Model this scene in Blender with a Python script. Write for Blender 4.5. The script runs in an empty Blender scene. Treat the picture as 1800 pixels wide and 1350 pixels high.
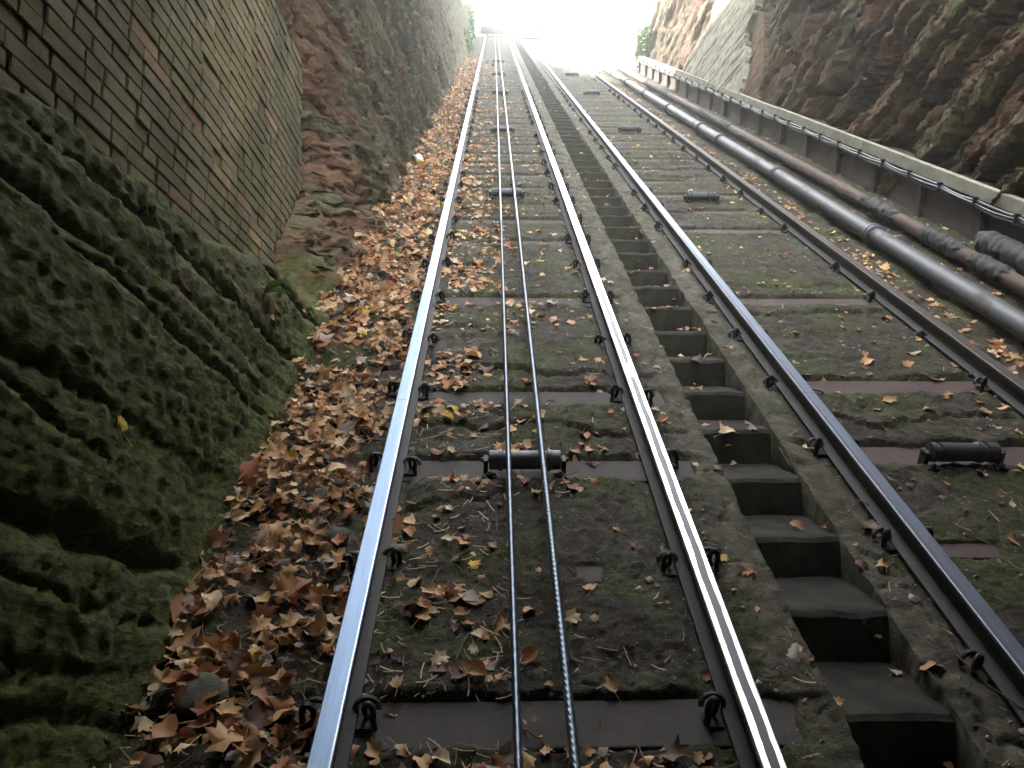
import bpy, bmesh, math, random
import numpy as np
from mathutils import Matrix, Vector

rad = math.radians
SC = bpy.context.scene
COL = SC.collection
ALPHA = rad(32.4)                      # slope of the incline
CA, SA, TA = math.cos(ALPHA), math.sin(ALPHA), math.tan(ALPHA)
RX = Matrix.Rotation(ALPHA, 4, 'X')    # track frame (x, s, n) -> world
CAM_N = 1.83

def W(x, s, n):
    return Vector((x, s*CA - n*SA, s*SA + n*CA))

# ------------------------------------------------------------------ camera, sky, sun, exposure
cam_d = bpy.data.cameras.new('camera')
cam_d.sensor_width = 36.0
cam_d.lens = 29.14
cam_d.clip_start = 0.05
cam_d.clip_end = 3000
cam = bpy.data.objects.new('camera', cam_d)
COL.objects.link(cam)
cam.location = W(0, 0, CAM_N)
cam.rotation_euler = (rad(90 + 7.54), 0, rad(-1.34))
SC.camera = cam

SUN_EL, SUN_AZ = 45.0, 45.0            # azimuth: degrees left of straight up the track
world = bpy.data.worlds.new('World')
SC.world = world
world.use_nodes = True
wt = world.node_tree
sky = wt.nodes.new('ShaderNodeTexSky')
sky.sky_type = 'NISHITA'
sky.sun_disc = False
sky.sun_elevation = rad(SUN_EL)
sky.sun_rotation = rad(-SUN_AZ)
sky.dust_density = 2.5
sky.air_density = 1.0
bg = wt.nodes['Background']
bg.inputs['Strength'].default_value = 0.15
# broken white cloud over the blue
_tc = wt.nodes.new('ShaderNodeTexCoord')
_nz = wt.nodes.new('ShaderNodeTexNoise'); _nz.inputs['Scale'].default_value = 2.3; _nz.inputs['Detail'].default_value = 7
_cr = wt.nodes.new('ShaderNodeValToRGB'); _cr.color_ramp.elements[0].position = .36; _cr.color_ramp.elements[1].position = .60
_cr.color_ramp.elements[0].color = (.45, .45, .45, 1)
_mx = wt.nodes.new('ShaderNodeMix'); _mx.data_type = 'RGBA'
wt.links.new(_tc.outputs['Generated'], _nz.inputs['Vector']); wt.links.new(_nz.outputs['Fac'], _cr.inputs['Fac'])
wt.links.new(_cr.outputs['Color'], _mx.inputs[0]); wt.links.new(sky.outputs['Color'], _mx.inputs[6]); _mx.inputs[7].default_value = (7.0, 7.2, 7.4, 1)
wt.links.new(_mx.outputs[2], bg.inputs['Color'])

sun_d = bpy.data.lights.new('sun', 'SUN')
sun_d.energy = 5.0
sun_d.angle = rad(0.6)
sun_d.color = (1.0, 0.93, 0.8)
sun = bpy.data.objects.new('sun', sun_d)
COL.objects.link(sun)
sv = Vector((-math.sin(rad(SUN_AZ))*math.cos(rad(SUN_EL)), math.cos(rad(SUN_AZ))*math.cos(rad(SUN_EL)), math.sin(rad(SUN_EL))))
sun.rotation_euler = sv.to_track_quat('Z', 'Y').to_euler()
sun.location = (0, 30, 60)

SC.view_settings.view_transform = 'Standard'
SC.view_settings.look = 'None'
SC.view_settings.gamma = 1
SC.view_settings.use_curve_mapping = False
SC.view_settings.exposure = 3.05
SC.render.engine = 'CYCLES'
SC.cycles.use_denoising = True
SC.cycles.max_bounces = 6
SC.cycles.diffuse_bounces = 3
SC.cycles.volume_bounces = 1
SC.cycles.volume_step_rate = 4

rng = np.random.default_rng(7)
R = random.Random(11)

# ------------------------------------------------------------------ numeric noise
_perm = rng.permutation(256)
_perm = np.concatenate([_perm, _perm, _perm])
_grad = rng.normal(size=(256, 3)); _grad /= np.linalg.norm(_grad, axis=1)[:, None]

def pnoise(x, y, z=0.0):
    x, y, z = np.broadcast_arrays(np.asarray(x, float), np.asarray(y, float), np.asarray(z, float))
    xi, yi, zi = np.floor(x).astype(int), np.floor(y).astype(int), np.floor(z).astype(int)
    xf, yf, zf = x-xi, y-yi, z-zi
    u, v, w = [t*t*t*(t*(t*6-15)+10) for t in (xf, yf, zf)]
    def g(a, b, c):
        h = _perm[_perm[_perm[(xi+a) & 255] + ((yi+b) & 255)] + ((zi+c) & 255)]
        G = _grad[h]
        return G[..., 0]*(xf-a) + G[..., 1]*(yf-b) + G[..., 2]*(zf-c)
    def L(a, b, t): return a + t*(b-a)
    return 1.5*L(L(L(g(0,0,0), g(1,0,0), u), L(g(0,1,0), g(1,1,0), u), v),
             L(L(g(0,0,1), g(1,0,1), u), L(g(0,1,1), g(1,1,1), u), v), w)

def fbm(x, y, z=0.0, o=4, r=0.5):
    t, a, f = 0.0, 1.0, 1.0
    for i in range(o):
        t = t + a*pnoise(np.asarray(x)*f+i*17.3, np.asarray(y)*f+i*5.1, np.asarray(z)*f+i*9.7)
        a *= r; f *= 2.03
    return t

def h2(i, j, k):
    return _perm[_perm[(i+k*31) & 255] + ((j+k*57) & 255)]/255.0

def voro(x, y, k=0, jit=0.85):
    xi, yi = np.floor(x).astype(int), np.floor(y).astype(int)
    f1 = np.full(np.shape(x), 9.0); f2 = f1.copy(); cid = np.zeros(np.shape(x))
    for a in (-1, 0, 1):
        for b in (-1, 0, 1):
            cx, cy = xi+a, yi+b
            d = np.hypot(cx+.5+jit*(h2(cx, cy, k)-.5)-x, cy+.5+jit*(h2(cx, cy, k+1)-.5)-y)
            n = d < f1
            f2 = np.where(n, f1, np.minimum(f2, d))
            cid = np.where(n, h2(cx, cy, k+2), cid)
            f1 = np.where(n, d, f1)
    return f1, f2, cid

def sst(a, b, x):
    t = np.clip((x-a)/(b-a), 0, 1)
    return t*t*(3-2*t)

def gauss(x, w):
    return np.exp(-(x/w)**2)

# ------------------------------------------------------------------ object helpers
def tag(o, label=None, cat=None, group=None, kind=None):
    if label: o['label'] = label
    if cat: o['category'] = cat
    if group: o['group'] = group
    if kind: o['kind'] = kind
    return o

def link(name, me, parent=None, m=None):
    o = bpy.data.objects.new(name, me)
    COL.objects.link(o)
    if m is not None and me is not None and not me.materials:
        me.materials.append(m)
    if parent: o.parent = parent
    return o

def empty(name, label, cat, group=None, mw=None):
    o = bpy.data.objects.new(name, None)
    COL.objects.link(o)
    o.empty_display_size = .1
    if mw is not None: o.matrix_world = mw
    return tag(o, label, cat, group)

def TM(x, s, n):                        # placed in the track frame
    return Matrix.Translation(W(x, s, n)) @ RX

def mesh_np(name, v, f, smooth=True, m=None):
    v = np.ascontiguousarray(v, np.float32); f = np.ascontiguousarray(f, np.int32)
    me = bpy.data.meshes.new(name)
    k = f.shape[1]
    me.vertices.add(len(v)); me.vertices.foreach_set('co', v.ravel())
    me.loops.add(f.size); me.loops.foreach_set('vertex_index', f.ravel())
    me.polygons.add(len(f))
    me.polygons.foreach_set('loop_start', np.arange(0, f.size, k, dtype=np.int32))
    me.polygons.foreach_set('loop_total', np.full(len(f), k, np.int32))
    me.polygons.foreach_set('use_smooth', np.full(len(f), smooth))
    me.update(calc_edges=True)
    if m is not None: me.materials.append(m)
    return me

def grid_faces(nu, nv, flip=False, mask=None):
    a = np.arange(nu*nv).reshape(nu, nv)
    q = np.stack([a[:-1, :-1], a[1:, :-1], a[1:, 1:], a[:-1, 1:]], -1)
    if flip: q = q[..., ::-1]
    q = q[mask] if mask is not None else q.reshape(-1, 4)
    return q

def compact(v, f, *attrs):
    u, inv = np.unique(f, return_inverse=True)
    return (v[u], inv.reshape(f.shape)) + tuple(a[u] for a in attrs)

def fattr(me, name, vals):
    a = me.attributes.new(name, 'FLOAT', 'POINT')
    a.data.foreach_set('value', np.ascontiguousarray(vals, np.float32))

class B:
    """collects shapes for ONE mesh"""
    def __init__(self): self.bm = bmesh.new()
    def box(self, x0, x1, y0, y1, z0, z1, mat=None, bev=0.0):
        bm2 = bmesh.new()
        bmesh.ops.create_cube(bm2, size=1)
        for v in bm2.verts:
            v.co = Vector(((x0+x1)/2 + v.co.x*(x1-x0), (y0+y1)/2 + v.co.y*(y1-y0), (z0+z1)/2 + v.co.z*(z1-z0)))
        if bev: bmesh.ops.bevel(bm2, geom=bm2.edges[:], offset=bev, segments=2, affect='EDGES', profile=.6)
        if mat: bm2.transform(mat)
        self._add(bm2); return self
    def _add(self, bm2):
        me = bpy.data.meshes.new('tmp'); bm2.to_mesh(me); bm2.free()
        self.bm.from_mesh(me); bpy.data.meshes.remove(me)
    def lathe(self, prof, axis='X', seg=20, mat=None):
        bm2 = bmesh.new(); rings = []
        for (t, r) in prof:
            ring = []
            for k in range(seg):
                a = 2*math.pi*k/seg
                c, d = r*math.cos(a), r*math.sin(a)
                ring.append(bm2.verts.new((t, c, d) if axis == 'X' else (c, t, d) if axis == 'Y' else (c, d, t)))
            rings.append(ring)
        for p, q in zip(rings[:-1], rings[1:]):
            for k in range(seg):
                bm2.faces.new((p[k], p[(k+1) % seg], q[(k+1) % seg], q[k]))
        bm2.faces.new(rings[0][::-1]); bm2.faces.new(rings[-1])
        bmesh.ops.recalc_face_normals(bm2, faces=bm2.faces[:])
        if mat: bm2.transform(mat)
        self._add(bm2); return self
    def tube(self, pts, r, seg=8, taper=None):
        bm2 = bmesh.new(); rings = []
        pts = [Vector(p) for p in pts]
        up = Vector((0, 0, 1))
        for i, p in enumerate(pts):
            t = (pts[min(i+1, len(pts)-1)] - pts[max(i-1, 0)]).normalized()
            a = t.cross(up)
            if a.length < 1e-3: a = t.cross(Vector((1, 0, 0)))
            a.normalize(); b = t.cross(a)
            rr = r*(taper[i] if taper else 1)
            rings.append([bm2.verts.new(p + rr*(math.cos(2*math.pi*k/seg)*a + math.sin(2*math.pi*k/seg)*b)) for k in range(seg)])
        for p, q in zip(rings[:-1], rings[1:]):
            for k in range(seg):
                bm2.faces.new((p[k], p[(k+1) % seg], q[(k+1) % seg], q[k]))
        bm2.faces.new(rings[0][::-1]); bm2.faces.new(rings[-1])
        bmesh.ops.recalc_face_normals(bm2, faces=bm2.faces[:])
        self._add(bm2); return self
    def me(self, name, m, smooth=False):
        me = bpy.data.meshes.new(name); self.bm.to_mesh(me); self.bm.free()
        me.materials.append(m)
        if smooth:
            me.polygons.foreach_set('use_smooth', [True]*len(me.polygons))
            me.set_sharp_from_angle(angle=rad(40))
        return me

def sweep(path, prof, close=True):
    """prof (k,2) cross section in (x, n) swept along s values; returns v, f"""
    k = len(prof); n = len(path)
    v = np.zeros((n, k, 3)); v[:, :, 0] = prof[None, :, 0]; v[:, :, 1] = path[:, None]; v[:, :, 2] = prof[None, :, 1]
    a = np.arange(n*k).reshape(n, k); b = np.roll(a, -1, 1)
    f = np.stack([a[:-1], b[:-1], b[1:], a[1:]], -1).reshape(-1, 4)
    return v, f

# ------------------------------------------------------------------ materials
class NT:
    def __init__(self, name):
        self.m = bpy.data.materials.new(name); self.m.use_nodes = True
        self.t = self.m.node_tree; self.b = self.t.nodes['Principled BSDF']
    def n(self, ty, **k):
        nd = self.t.nodes.new('ShaderNode'+ty)
        for key, val in k.items():
            if key.startswith('_'): setattr(nd, key[1:], val)
            else: self.set(nd.inputs[key.replace('__', ' ')] if isinstance(key, str) else nd.inputs[key], val)
        return nd
    def set(self, inp, val):
        if isinstance(val, bpy.types.NodeSocket): self.t.links.new(val, inp)
        elif isinstance(val, tuple) and len(val) == 3 and inp.type == 'RGBA': inp.default_value = val + (1,)
        else: inp.default_value = val
    def coord(self, scale=None, kind='Object', tilt=0):
        c = self.n('TexCoord').outputs[kind]
        if scale:
            mp = self.n('Mapping'); self.t.links.new(c, mp.inputs['Vector']); mp.inputs['Scale'].default_value = scale
            if tilt: mp.vector_type = 'TEXTURE'; mp.inputs['Rotation'].default_value = (-tilt, 0, 0); mp.inputs['Scale'].default_value = tuple(1/v for v in scale)
            c = mp.outputs['Vector']
        return c
    def noise(self, vec, scale, detail=6, rough=.6, dist=0.0):
        return self.n('TexNoise', Vector=vec, Scale=scale, Detail=detail, Roughness=rough, Distortion=dist).outputs['Fac']
    def ramp(self, fac, stops, mode='LINEAR'):
        r = self.n('ValToRGB'); r.color_ramp.interpolation = mode
        e = r.color_ramp.elements
        while len(e) < len(stops): e.new(.5)
        for i, (p, c) in enumerate(stops):
            e[i].position = p
            e[i].color = (c, c, c, 1) if not isinstance(c, tuple) else c + (1,)
        self.t.links.new(fac, r.inputs['Fac'])
        return r.outputs['Color']
    def mix(self, fac, a, b, mode='MIX'):
        m = self.t.nodes.new('ShaderNodeMix'); m.data_type = 'RGBA'; m.blend_type = mode
        self.set(m.inputs[0], fac); self.set(m.inputs[6], a); self.set(m.inputs[7], b)
        return m.outputs[2]
    def math(self, op, a, b=0.0, c=None):
        m = self.n('Math', _operation=op); self.set(m.inputs[0], a); self.set(m.inputs[1], b)
        if c is not None: self.set(m.inputs[2], c)
        return m.outputs[0]
    def attr(self, name): return self.n('Attribute', _attribute_name=name)
    def bump(self, h, strength=.4, dist=.02, prev=None):
        b = self.n('Bump', Height=h, Strength=strength, Distance=dist)
        if prev is not None: self.t.links.new(prev, b.inputs['Normal'])
        return b.outputs['Normal']
    def out(self, **k):
        for key, val in k.items(): self.set(self.b.inputs[key.replace('__', ' ')], val)
        return self.m

def m_rock(name, tone=(1, 1, 1)):
    t = NT(name); c = t.coord(); cs = t.coord((1.6, .8, 3.6), tilt=rad(16))
    big = t.noise(cs, .9, 5, .6, .3); med = t.noise(cs, 5, 8, .65); fine = t.noise(c, 38, 8, .7)
    base = t.ramp(med, [(.28, (.030, .016, .011)), (.45, (.085, .040, .022)), (.6, (.145, .080, .042)), (.78, (.215, .15, .085))])
    alg = t.ramp(fine, [(.3, (.036, .033, .016)), (.6, (.10, .094, .048)), (.8, (.18, .17, .10))])
    am = t.math('ADD', t.math('MULTIPLY', big, 1.1), t.math('MULTIPLY', med, .95))
    am = t.math('SUBTRACT', am, t.math('MULTIPLY', t.attr('red').outputs['Fac'], .32))
    amask = t.ramp(am, [(.62, 0.0), (.82, .95)])
    col = t.mix(amask, base, alg)
    mossc = t.ramp(t.noise(c, 30, 9, .78), [(.30, (.009, .012, .003)), (.46, (.034, .044, .005)), (.60, (.074, .094, .010)), (.75, (.135, .158, .024))])
    mm = t.math('ADD', t.attr('moss').outputs['Fac'], t.math('MULTIPLY', t.math('SUBTRACT', t.noise(c, 3.3, 7, .65), .5), 1.6))
    col = t.mix(t.ramp(mm, [(.28, 0.0), (.56, .94)]), col, mossc)
    lich = t.ramp(t.math('MULTIPLY', t.noise(cs, 2.2, 7, .7), t.noise(c, 9, 5, .6)), [(.27, 0.0), (.40, .65)])
    col = t.mix(t.math('MULTIPLY', lich, t.attr('pale').outputs['Fac']), col, (.27, .29, .24))
    sp = t.noise(c, 85, 5, .8)
    col = t.mix(t.ramp(sp, [(.30, .85), (.45, 0.0)]), col, (.010, .008, .005))
    col = t.mix(t.ramp(sp, [(.58, 0.0), (.74, .5)]), col, t.mix(.5, col, (.30, .28, .17)))
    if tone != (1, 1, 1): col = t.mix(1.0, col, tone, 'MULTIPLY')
    pit = t.n('TexVoronoi', Vector=t.coord((1.3, 1, 1.7)), Scale=26.0).outputs['Distance']
    nb = t.bump(t.noise(c, 60, 8, .75), .55, .012)
    nb = t.bump(pit, .35, .012, nb)
    nb = t.bump(med, .5, .05, nb)
    return t.out(Base__Color=col, Roughness=.92, Normal=nb, Specular__IOR__Level=.25)

def m_ground():
    t = NT('track_bed'); c = t.coord()
    x = t.n('SeparateXYZ', Vector=c).outputs['X']
    n1 = t.noise(c, 2.6, 7, .62); n2 = t.noise(c, 14, 8, .68); n3 = t.noise(c, 75, 6, .75)
    con = t.ramp(n2, [(.32, (.007, .005, .003)), (.5, (.024, .019, .0115)), (.66, (.066, .054, .035)), (.82, (.155, .134, .094))])
    soil = t.ramp(n2, [(.3, (.010, .007, .005)), (.55, (.032, .022, .014)), (.75, (.07, .05, .032))])
    w = t.ramp(t.math('ADD', x, t.math('MULTIPLY', t.math('SUBTRACT', n1, .5), .22)), [(0.0, 1.0), (.001, 1.0)])
    xn = t.math('ADD', x, t.math('MULTIPLY', t.math('SUBTRACT', t.noise(c, 7, 6, .6), .5), .22))
    def band(a, b, e=.05):
        lo = t.n('MapRange', _interpolation_type='SMOOTHSTEP', Value=xn); lo.inputs[1].default_value = a-e; lo.inputs[2].default_value = a+e
        hi = t.n('MapRange', _interpolation_type='SMOOTHSTEP', Value=xn); hi.inputs[1].default_value = b-e; hi.inputs[2].default_value = b+e
        return t.math('SUBTRACT', lo.outputs[0], hi.outputs[0])
    side = t.math('ADD', band(-9, -.36), band(2.74, 9))
    col = t.mix(t.math('MULTIPLY', t.math('ADD', side, t.ramp(n1, [(.46, 0.0), (.62, .75)])), .9), con, soil)
    smooth = t.math('ADD', band(.84, .99, .03), band(1.31, 1.47, .03))
    pale = t.ramp(t.noise(c, 9, 8, .7), [(.32, (.024, .021, .014)), (.5, (.070, .063, .043)), (.72, (.165, .15, .108))])
    col = t.mix(t.math('MULTIPLY', smooth, t.ramp(t.noise(c, 6, 6, .65), [(.36, .2), (.5, 1.0)])), col, pale)
    spk = t.noise(c, 120, 4, .8)
    col = t.mix(t.ramp(spk, [(.60, 0.0), (.70, .55)]), col, (.21, .185, .14))
    col = t.mix(t.ramp(spk, [(.30, .8), (.42, 0.0)]), col, (.012, .010, .007))
    moss = t.ramp(t.noise(c, 60, 6, .7), [(.3, (.008, .011, .002)), (.55, (.038, .048, .006)), (.8, (.12, .135, .018))])
    mk = t.ramp(t.math('ADD', t.math('MULTIPLY', t.noise(c, 1.9, 5, .6, .4), .8), t.math('MULTIPLY', n2, .35)), [(.54, 0.0), (.68, .88)])
    mk = t.math('MULTIPLY', mk, t.math('SUBTRACT', 1.0, t.math('MULTIPLY', smooth, .7)))
    col = t.mix(mk, col, moss)
    g = t.n('TexVoronoi', Vector=c, Scale=95.0)
    grit = t.ramp(g.outputs['Distance'], [(.16, 1.0), (.30, 0.0)])
    gm = t.math('MULTIPLY', grit, t.ramp(t.noise(c, 30, 3, .5), [(.54, 0.0), (.66, .8)]))
    col = t.mix(gm, col, t.mix(g.outputs['Color'], (.16, .14, .11), (.36, .33, .28)))
    col = t.mix(t.ramp(t.attr('crack').outputs['Fac'], [(.2, 0.0), (.8, .8)]), col, (.014, .012, .009))
    nb = t.bump(n3, .7, .012); nb = t.bump(n2, .6, .03, nb); nb = t.bump(grit, .3, .008, nb)
    rough = t.ramp(n1, [(.3, .75), (.7, .95)])
    return t.out(Base__Color=col, Roughness=rough, Normal=nb, Specular__IOR__Level=.3)

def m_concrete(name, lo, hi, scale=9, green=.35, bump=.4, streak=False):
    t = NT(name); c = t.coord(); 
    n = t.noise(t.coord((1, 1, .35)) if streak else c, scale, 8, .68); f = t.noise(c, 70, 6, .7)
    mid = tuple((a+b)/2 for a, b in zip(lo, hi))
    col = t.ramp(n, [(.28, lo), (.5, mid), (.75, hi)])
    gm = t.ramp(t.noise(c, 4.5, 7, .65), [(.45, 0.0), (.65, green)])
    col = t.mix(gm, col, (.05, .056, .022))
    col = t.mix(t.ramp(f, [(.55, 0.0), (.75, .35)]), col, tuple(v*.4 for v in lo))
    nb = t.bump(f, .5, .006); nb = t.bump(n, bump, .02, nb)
    return t.out(Base__Color=col, Roughness=.9, Normal=nb, Specular__IOR__Level=.3)

def m_brick():
    t = NT('weathered_brick'); c = t.coord()
    a = t.attr('tint'); a.attribute_type = 'OBJECT'
    oc = t.n('ObjectInfo').outputs['Color']
    cw = t.n('NewGeometry').outputs['Position']
    n = t.noise(cw, 26, 8, .7); f = t.noise(cw, 90, 6, .75)
    col = t.mix(t.ramp(n, [(.3, .55), (.7, 0.0)]), oc, t.mix(.45, oc, (.02, .018, .012)))
    alg = t.ramp(f, [(.3, (.090, .078, .026)), (.7, (.26, .222, .080))])
    sat = t.n('ObjectInfo').outputs['Alpha']
    am = t.math('MULTIPLY', t.ramp(t.math('ADD', t.math('MULTIPLY', t.noise(cw, 2.1, 6, .6), .75), t.math('MULTIPLY', n, .3)), [(.36, .2), (.58, .92)]), sat)
    col = t.mix(am, col, alg)
    stn = t.ramp(t.noise(cw, 1.3, 7, .65), [(.40, .75), (.58, 0.0)])
    col = t.mix(stn, col, t.mix(.7, col, (.020, .022, .010)))
    nb = t.bump(f, .6, .008); nb = t.bump(n, .6, .014, nb)
    return t.out(Base__Color=col, Roughness=.9, Normal=nb, Specular__IOR__Level=.25)

def m_metal(name, col, rough=.5, metallic=1.0, rust=0.0, scale=20, rustc=(.07, .035, .02), bump=.15, stretch=None):
    t = NT(name); c = t.coord(stretch)
    n = t.noise(c, scale, 7, .65)
    cc = t.mix(t.ramp(n, [(.3, 0.0), (.75, .6)]), col, tuple(v*.55 for v in col))
    rm = t.ramp(t.noise(c, scale*.45, 7, .7), [(.62-rust*.4, 0.0), (.72-rust*.3, 1.0)]) if rust else None
    if rust:
        cc = t.mix(rm, cc, rustc)
        me = t.math('MULTIPLY', t.math('SUBTRACT', 1.0, rm), metallic)
        ro = t.mix(rm, (rough,)*3, (.85,)*3)
    else:
        me = metallic; ro = t.ramp(n, [(.3, rough*.85), (.8, min(1, rough*1.25))])
    return t.out(Base__Color=cc, Roughness=ro, Metallic=me, Normal=t.bump(t.noise(c, scale*4, 5, .7), bump, .004))

def m_rail(name, bright, dark, lo, hi, rtop=.2, rdark=.5, wob=.012, side=(.010, .009, .0095), patches=0.0):
    """polished running surface with a duller band between lo and hi (metres from the rail's centre)"""
    t = NT(name); c = t.coord(); s = t.n('SeparateXYZ', Vector=c); x = s.outputs['X']; z = s.outputs['Z']
    st = t.coord((30, .7, 1)); n = t.noise(st, 3, 6, .6)
    edge = t.math('MULTIPLY', t.math('SUBTRACT', t.noise(t.coord((3, 1.6, 3)), 2.2, 7, .65), .5), wob*2)
    xe = t.math('ADD', x, edge)
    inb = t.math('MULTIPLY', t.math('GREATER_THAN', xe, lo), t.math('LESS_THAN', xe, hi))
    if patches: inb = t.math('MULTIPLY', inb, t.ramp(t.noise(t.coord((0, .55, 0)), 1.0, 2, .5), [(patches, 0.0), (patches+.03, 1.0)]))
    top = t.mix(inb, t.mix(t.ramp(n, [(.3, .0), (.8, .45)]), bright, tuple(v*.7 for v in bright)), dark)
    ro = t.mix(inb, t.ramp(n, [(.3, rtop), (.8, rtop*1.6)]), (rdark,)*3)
    istop = t.math('GREATER_THAN', z, -.012)
    col = t.mix(istop, t.mix(t.ramp(t.noise(c, 30, 6, .7), [(.4, 0.0), (.7, 1.0)]), side, tuple(v*1.9 for v in side)), top)
    rough = t.mix(istop, (.7,)*3, ro)
    met = t.math('MULTIPLY', istop, t.math('SUBTRACT', 1.0, t.math('MULTIPLY', inb, .5)))
    return t.out(Base__Color=col, Roughness=rough, Metallic=met, Normal=t.bump(t.noise(t.coord((40, 2, 1)), 6, 5, .6), .08, .002))

def m_leaf(name, col=None):
    t = NT(name)
    if col is None: cc = t.attr('leafcol').outputs['Color']
    else: cc = col
    n = t.noise(t.coord(), 60, 5, .7)
    cc = t.mix(t.ramp(n, [(.4, 0.0), (.75, .55)]), cc, t.mix(.6, cc, (.02, .012, .006)))
    t.out(Base__Color=cc, Roughness=.62, Specular__IOR__Level=.35)
    tr = t.n('BsdfTranslucent', Color=cc)
    mx = t.n('MixShader'); mx.inputs[0].default_value = .18
    t.t.links.new(t.b.outputs[0], mx.inputs[1]); t.t.links.new(tr.outputs[0], mx.inputs[2])
    t.t.links.new(mx.outputs[0], t.t.nodes['Material Output'].inputs['Surface'])
    return t.m

def m_plain(name, col, rough=.7, metallic=0.0, scale=14, var=.5, bump=.2):
    t = NT(name); c = t.coord(); n = t.noise(c, scale, 7, .65)
    cc = t.mix(t.ramp(n, [(.3, 0.0), (.75, var)]), col, tuple(v*.45 for v in col))
    return t.out(Base__Color=cc, Roughness=rough, Metallic=metallic, Normal=t.bump(t.noise(c, scale*4, 5, .7), bump, .004))

M = {}
M['rock'] = m_rock('sandstone')
M['rock_shaded'] = m_rock('shaded_sandstone', (.72, .64, .54))  # darker copy of the sandstone: the right cliff's shade put into its colour
M['ground'] = m_ground()
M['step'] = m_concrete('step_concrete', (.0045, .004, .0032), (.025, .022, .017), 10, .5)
M['brick'] = m_brick()
M['mortar'] = m_concrete('mossy_mortar', (.022, .022, .012), (.06, .058, .032), 14, .6)
M['railA'] = m_rail('polished_steel', (.165, .225, .32), (.75, .80, .86), .0235, .0275, .34, .25, .002)  # blue of the reflected sky tinted into the steel colour
M['railB'] = m_rail('reflection_banded_steel', (.95, .95, .95), (.06, .058, .066), -.012, .013, .14, .45, .010, patches=.40)  # dark reflected patches painted along the middle of the worn top
M['railC'] = m_rail('sky_tinted_steel', (.20, .24, .32), (.10, .10, .12), -.026, -.012, .30, .5, .006)  # bluish sky reflection put into this rail's base colour
M['railD'] = m_rail('rusty_steel', (.13, .115, .11), (.07, .055, .05), -.03, -.010, .42, .6, .006)
M['sleeper'] = m_plain('brown_steel', (.046, .036, .031), .8, .05, 9, .95, .6)
M['sleeper2'] = m_plain('red_brown_steel', (.060, .033, .030), .75, .05, 7, .85, .5)
M['iron'] = m_plain('black_iron', (.022, .022, .021), .6, .3, 30, .6, .4)
M['cable'] = m_plain('greased_steel', (.12, .145, .185), .34, .8, 40, .5, .1)
M['roller'] = m_metal('roller_iron', (.06, .063, .07), .5, .5, .25, 14, (.03, .026, .022), .3)
M['pipe'] = m_metal('grey_painted_pipe', (.072, .078, .090), .55, .15, .16, 7, (.06, .045, .035), .2)
M['rustpipe'] = m_plain('rusty_pipe', (.085, .050, .042), .75, .2, 9, .7, .5)
M['wrap'] = m_plain('tarred_wrap', (.013, .013, .014), .75, 0, 16, .6, .8)
M['board'] = m_concrete('pale_board', (.17, .163, .125), (.34, .325, .26), 6, .25, .15, False)
M['panel'] = m_plain('dark_panel', (.040, .026, .018), .9, 0, 6, .8, .6)
M['cord'] = m_plain('pale_blue_sheath', (.055, .07, .10), .5, .0, 20, .2, .1)
M['blackcord'] = m_plain('black_sheath', (.015, .015, .017), .45, 0, 20, .2, .1)
M['render'] = m_concrete('buttress_render', (.14, .135, .10), (.36, .345, .27), 7, .3, .3)
M['green'] = m_leaf('fresh_leaf', (.06, .15, .025))
M['twig'] = m_plain('twig_bark', (.13, .095, .065), .85, 0, 30, .6, .4)
M['stone'] = m_concrete('loose_stone', (.04, .037, .03), (.13, .12, .10), 12, .3)
M['white'] = m_plain('white_plastic', (.78, .76, .70), .4, 0, 8, .1, .05)
M['yellow'] = m_plain('yellow_plastic', (.50, .33, .04), .4, 0, 8, .2, .05)
M['carbody'] = m_plain('carriage_paint', (.10, .11, .12), .4, 0, 4, .3, .05)
M['underframe'] = m_plain('carriage_underframe', (.05, .045, .045), .6, .3, 6, .4, .1)
M['glass'] = m_plain('window_glass', (.05, .06, .07), .08, 0, 4, .1, .0)
M['timber'] = m_plain('dark_timber', (.07, .045, .032), .8, 0, 5, .6, .4)
M['terrain'] = m_concrete('terrain_grass', (.03, .04, .015), (.08, .09, .035), 3, .6)

# ------------------------------------------------------------------ ground heights (track frame)
XA, XB, XC, XD = -.426, .704, 1.543, 2.665
STAIR0, STAIR1, PITCH = .99, 1.31, .43
LIP0 = 1.71
tieL = [1.71, 2.42, 3.09, 3.80, 4.52, 5.30, 6.03, 6.77, 7.5]
tieR = [1.20, 1.88, 2.55, 3.22, 3.95, 4.62, 5.31, 6.02, 7.2]
while tieL[-1] < 50: tieL.append(tieL[-1] + .72)
while tieR[-1] < 50: tieR.append(tieR[-1] + .72)
tieL = np.array(tieL); tieR = np.array(tieR)
_rt = np.random.default_rng(3)
expL = _rt.uniform(0.2, 1.0, len(tieL)); expR = _rt.uniform(0.2, 1.0, len(tieR))
for k, e in {0: 1, 1: 0, 2: .95, 3: .95, 4: 0, 5: 1, 6: .1, 7: .5}.items(): expL[k] = e
for k, e in {0: 0, 1: .25, 2: 0, 3: 1, 4: 1, 5: 0, 6: 1, 7: .1, 8: 1}.items(): expR[k] = e

def bay(s, ties, ex):
    """signed distance to the nearest sleeper, its exposure, and position 0..1 between sleepers"""
    i = np.clip(np.searchsorted(ties, s), 1, len(ties)-1)
    lo, hi = ties[i-1], ties[i]
    nearhi = (hi-s) < (s-lo)
    d = np.where(nearhi, s-hi, s-lo)
    return d, np.where(nearhi, ex[i], ex[i-1]), (s-lo)/(hi-lo), i

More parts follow.
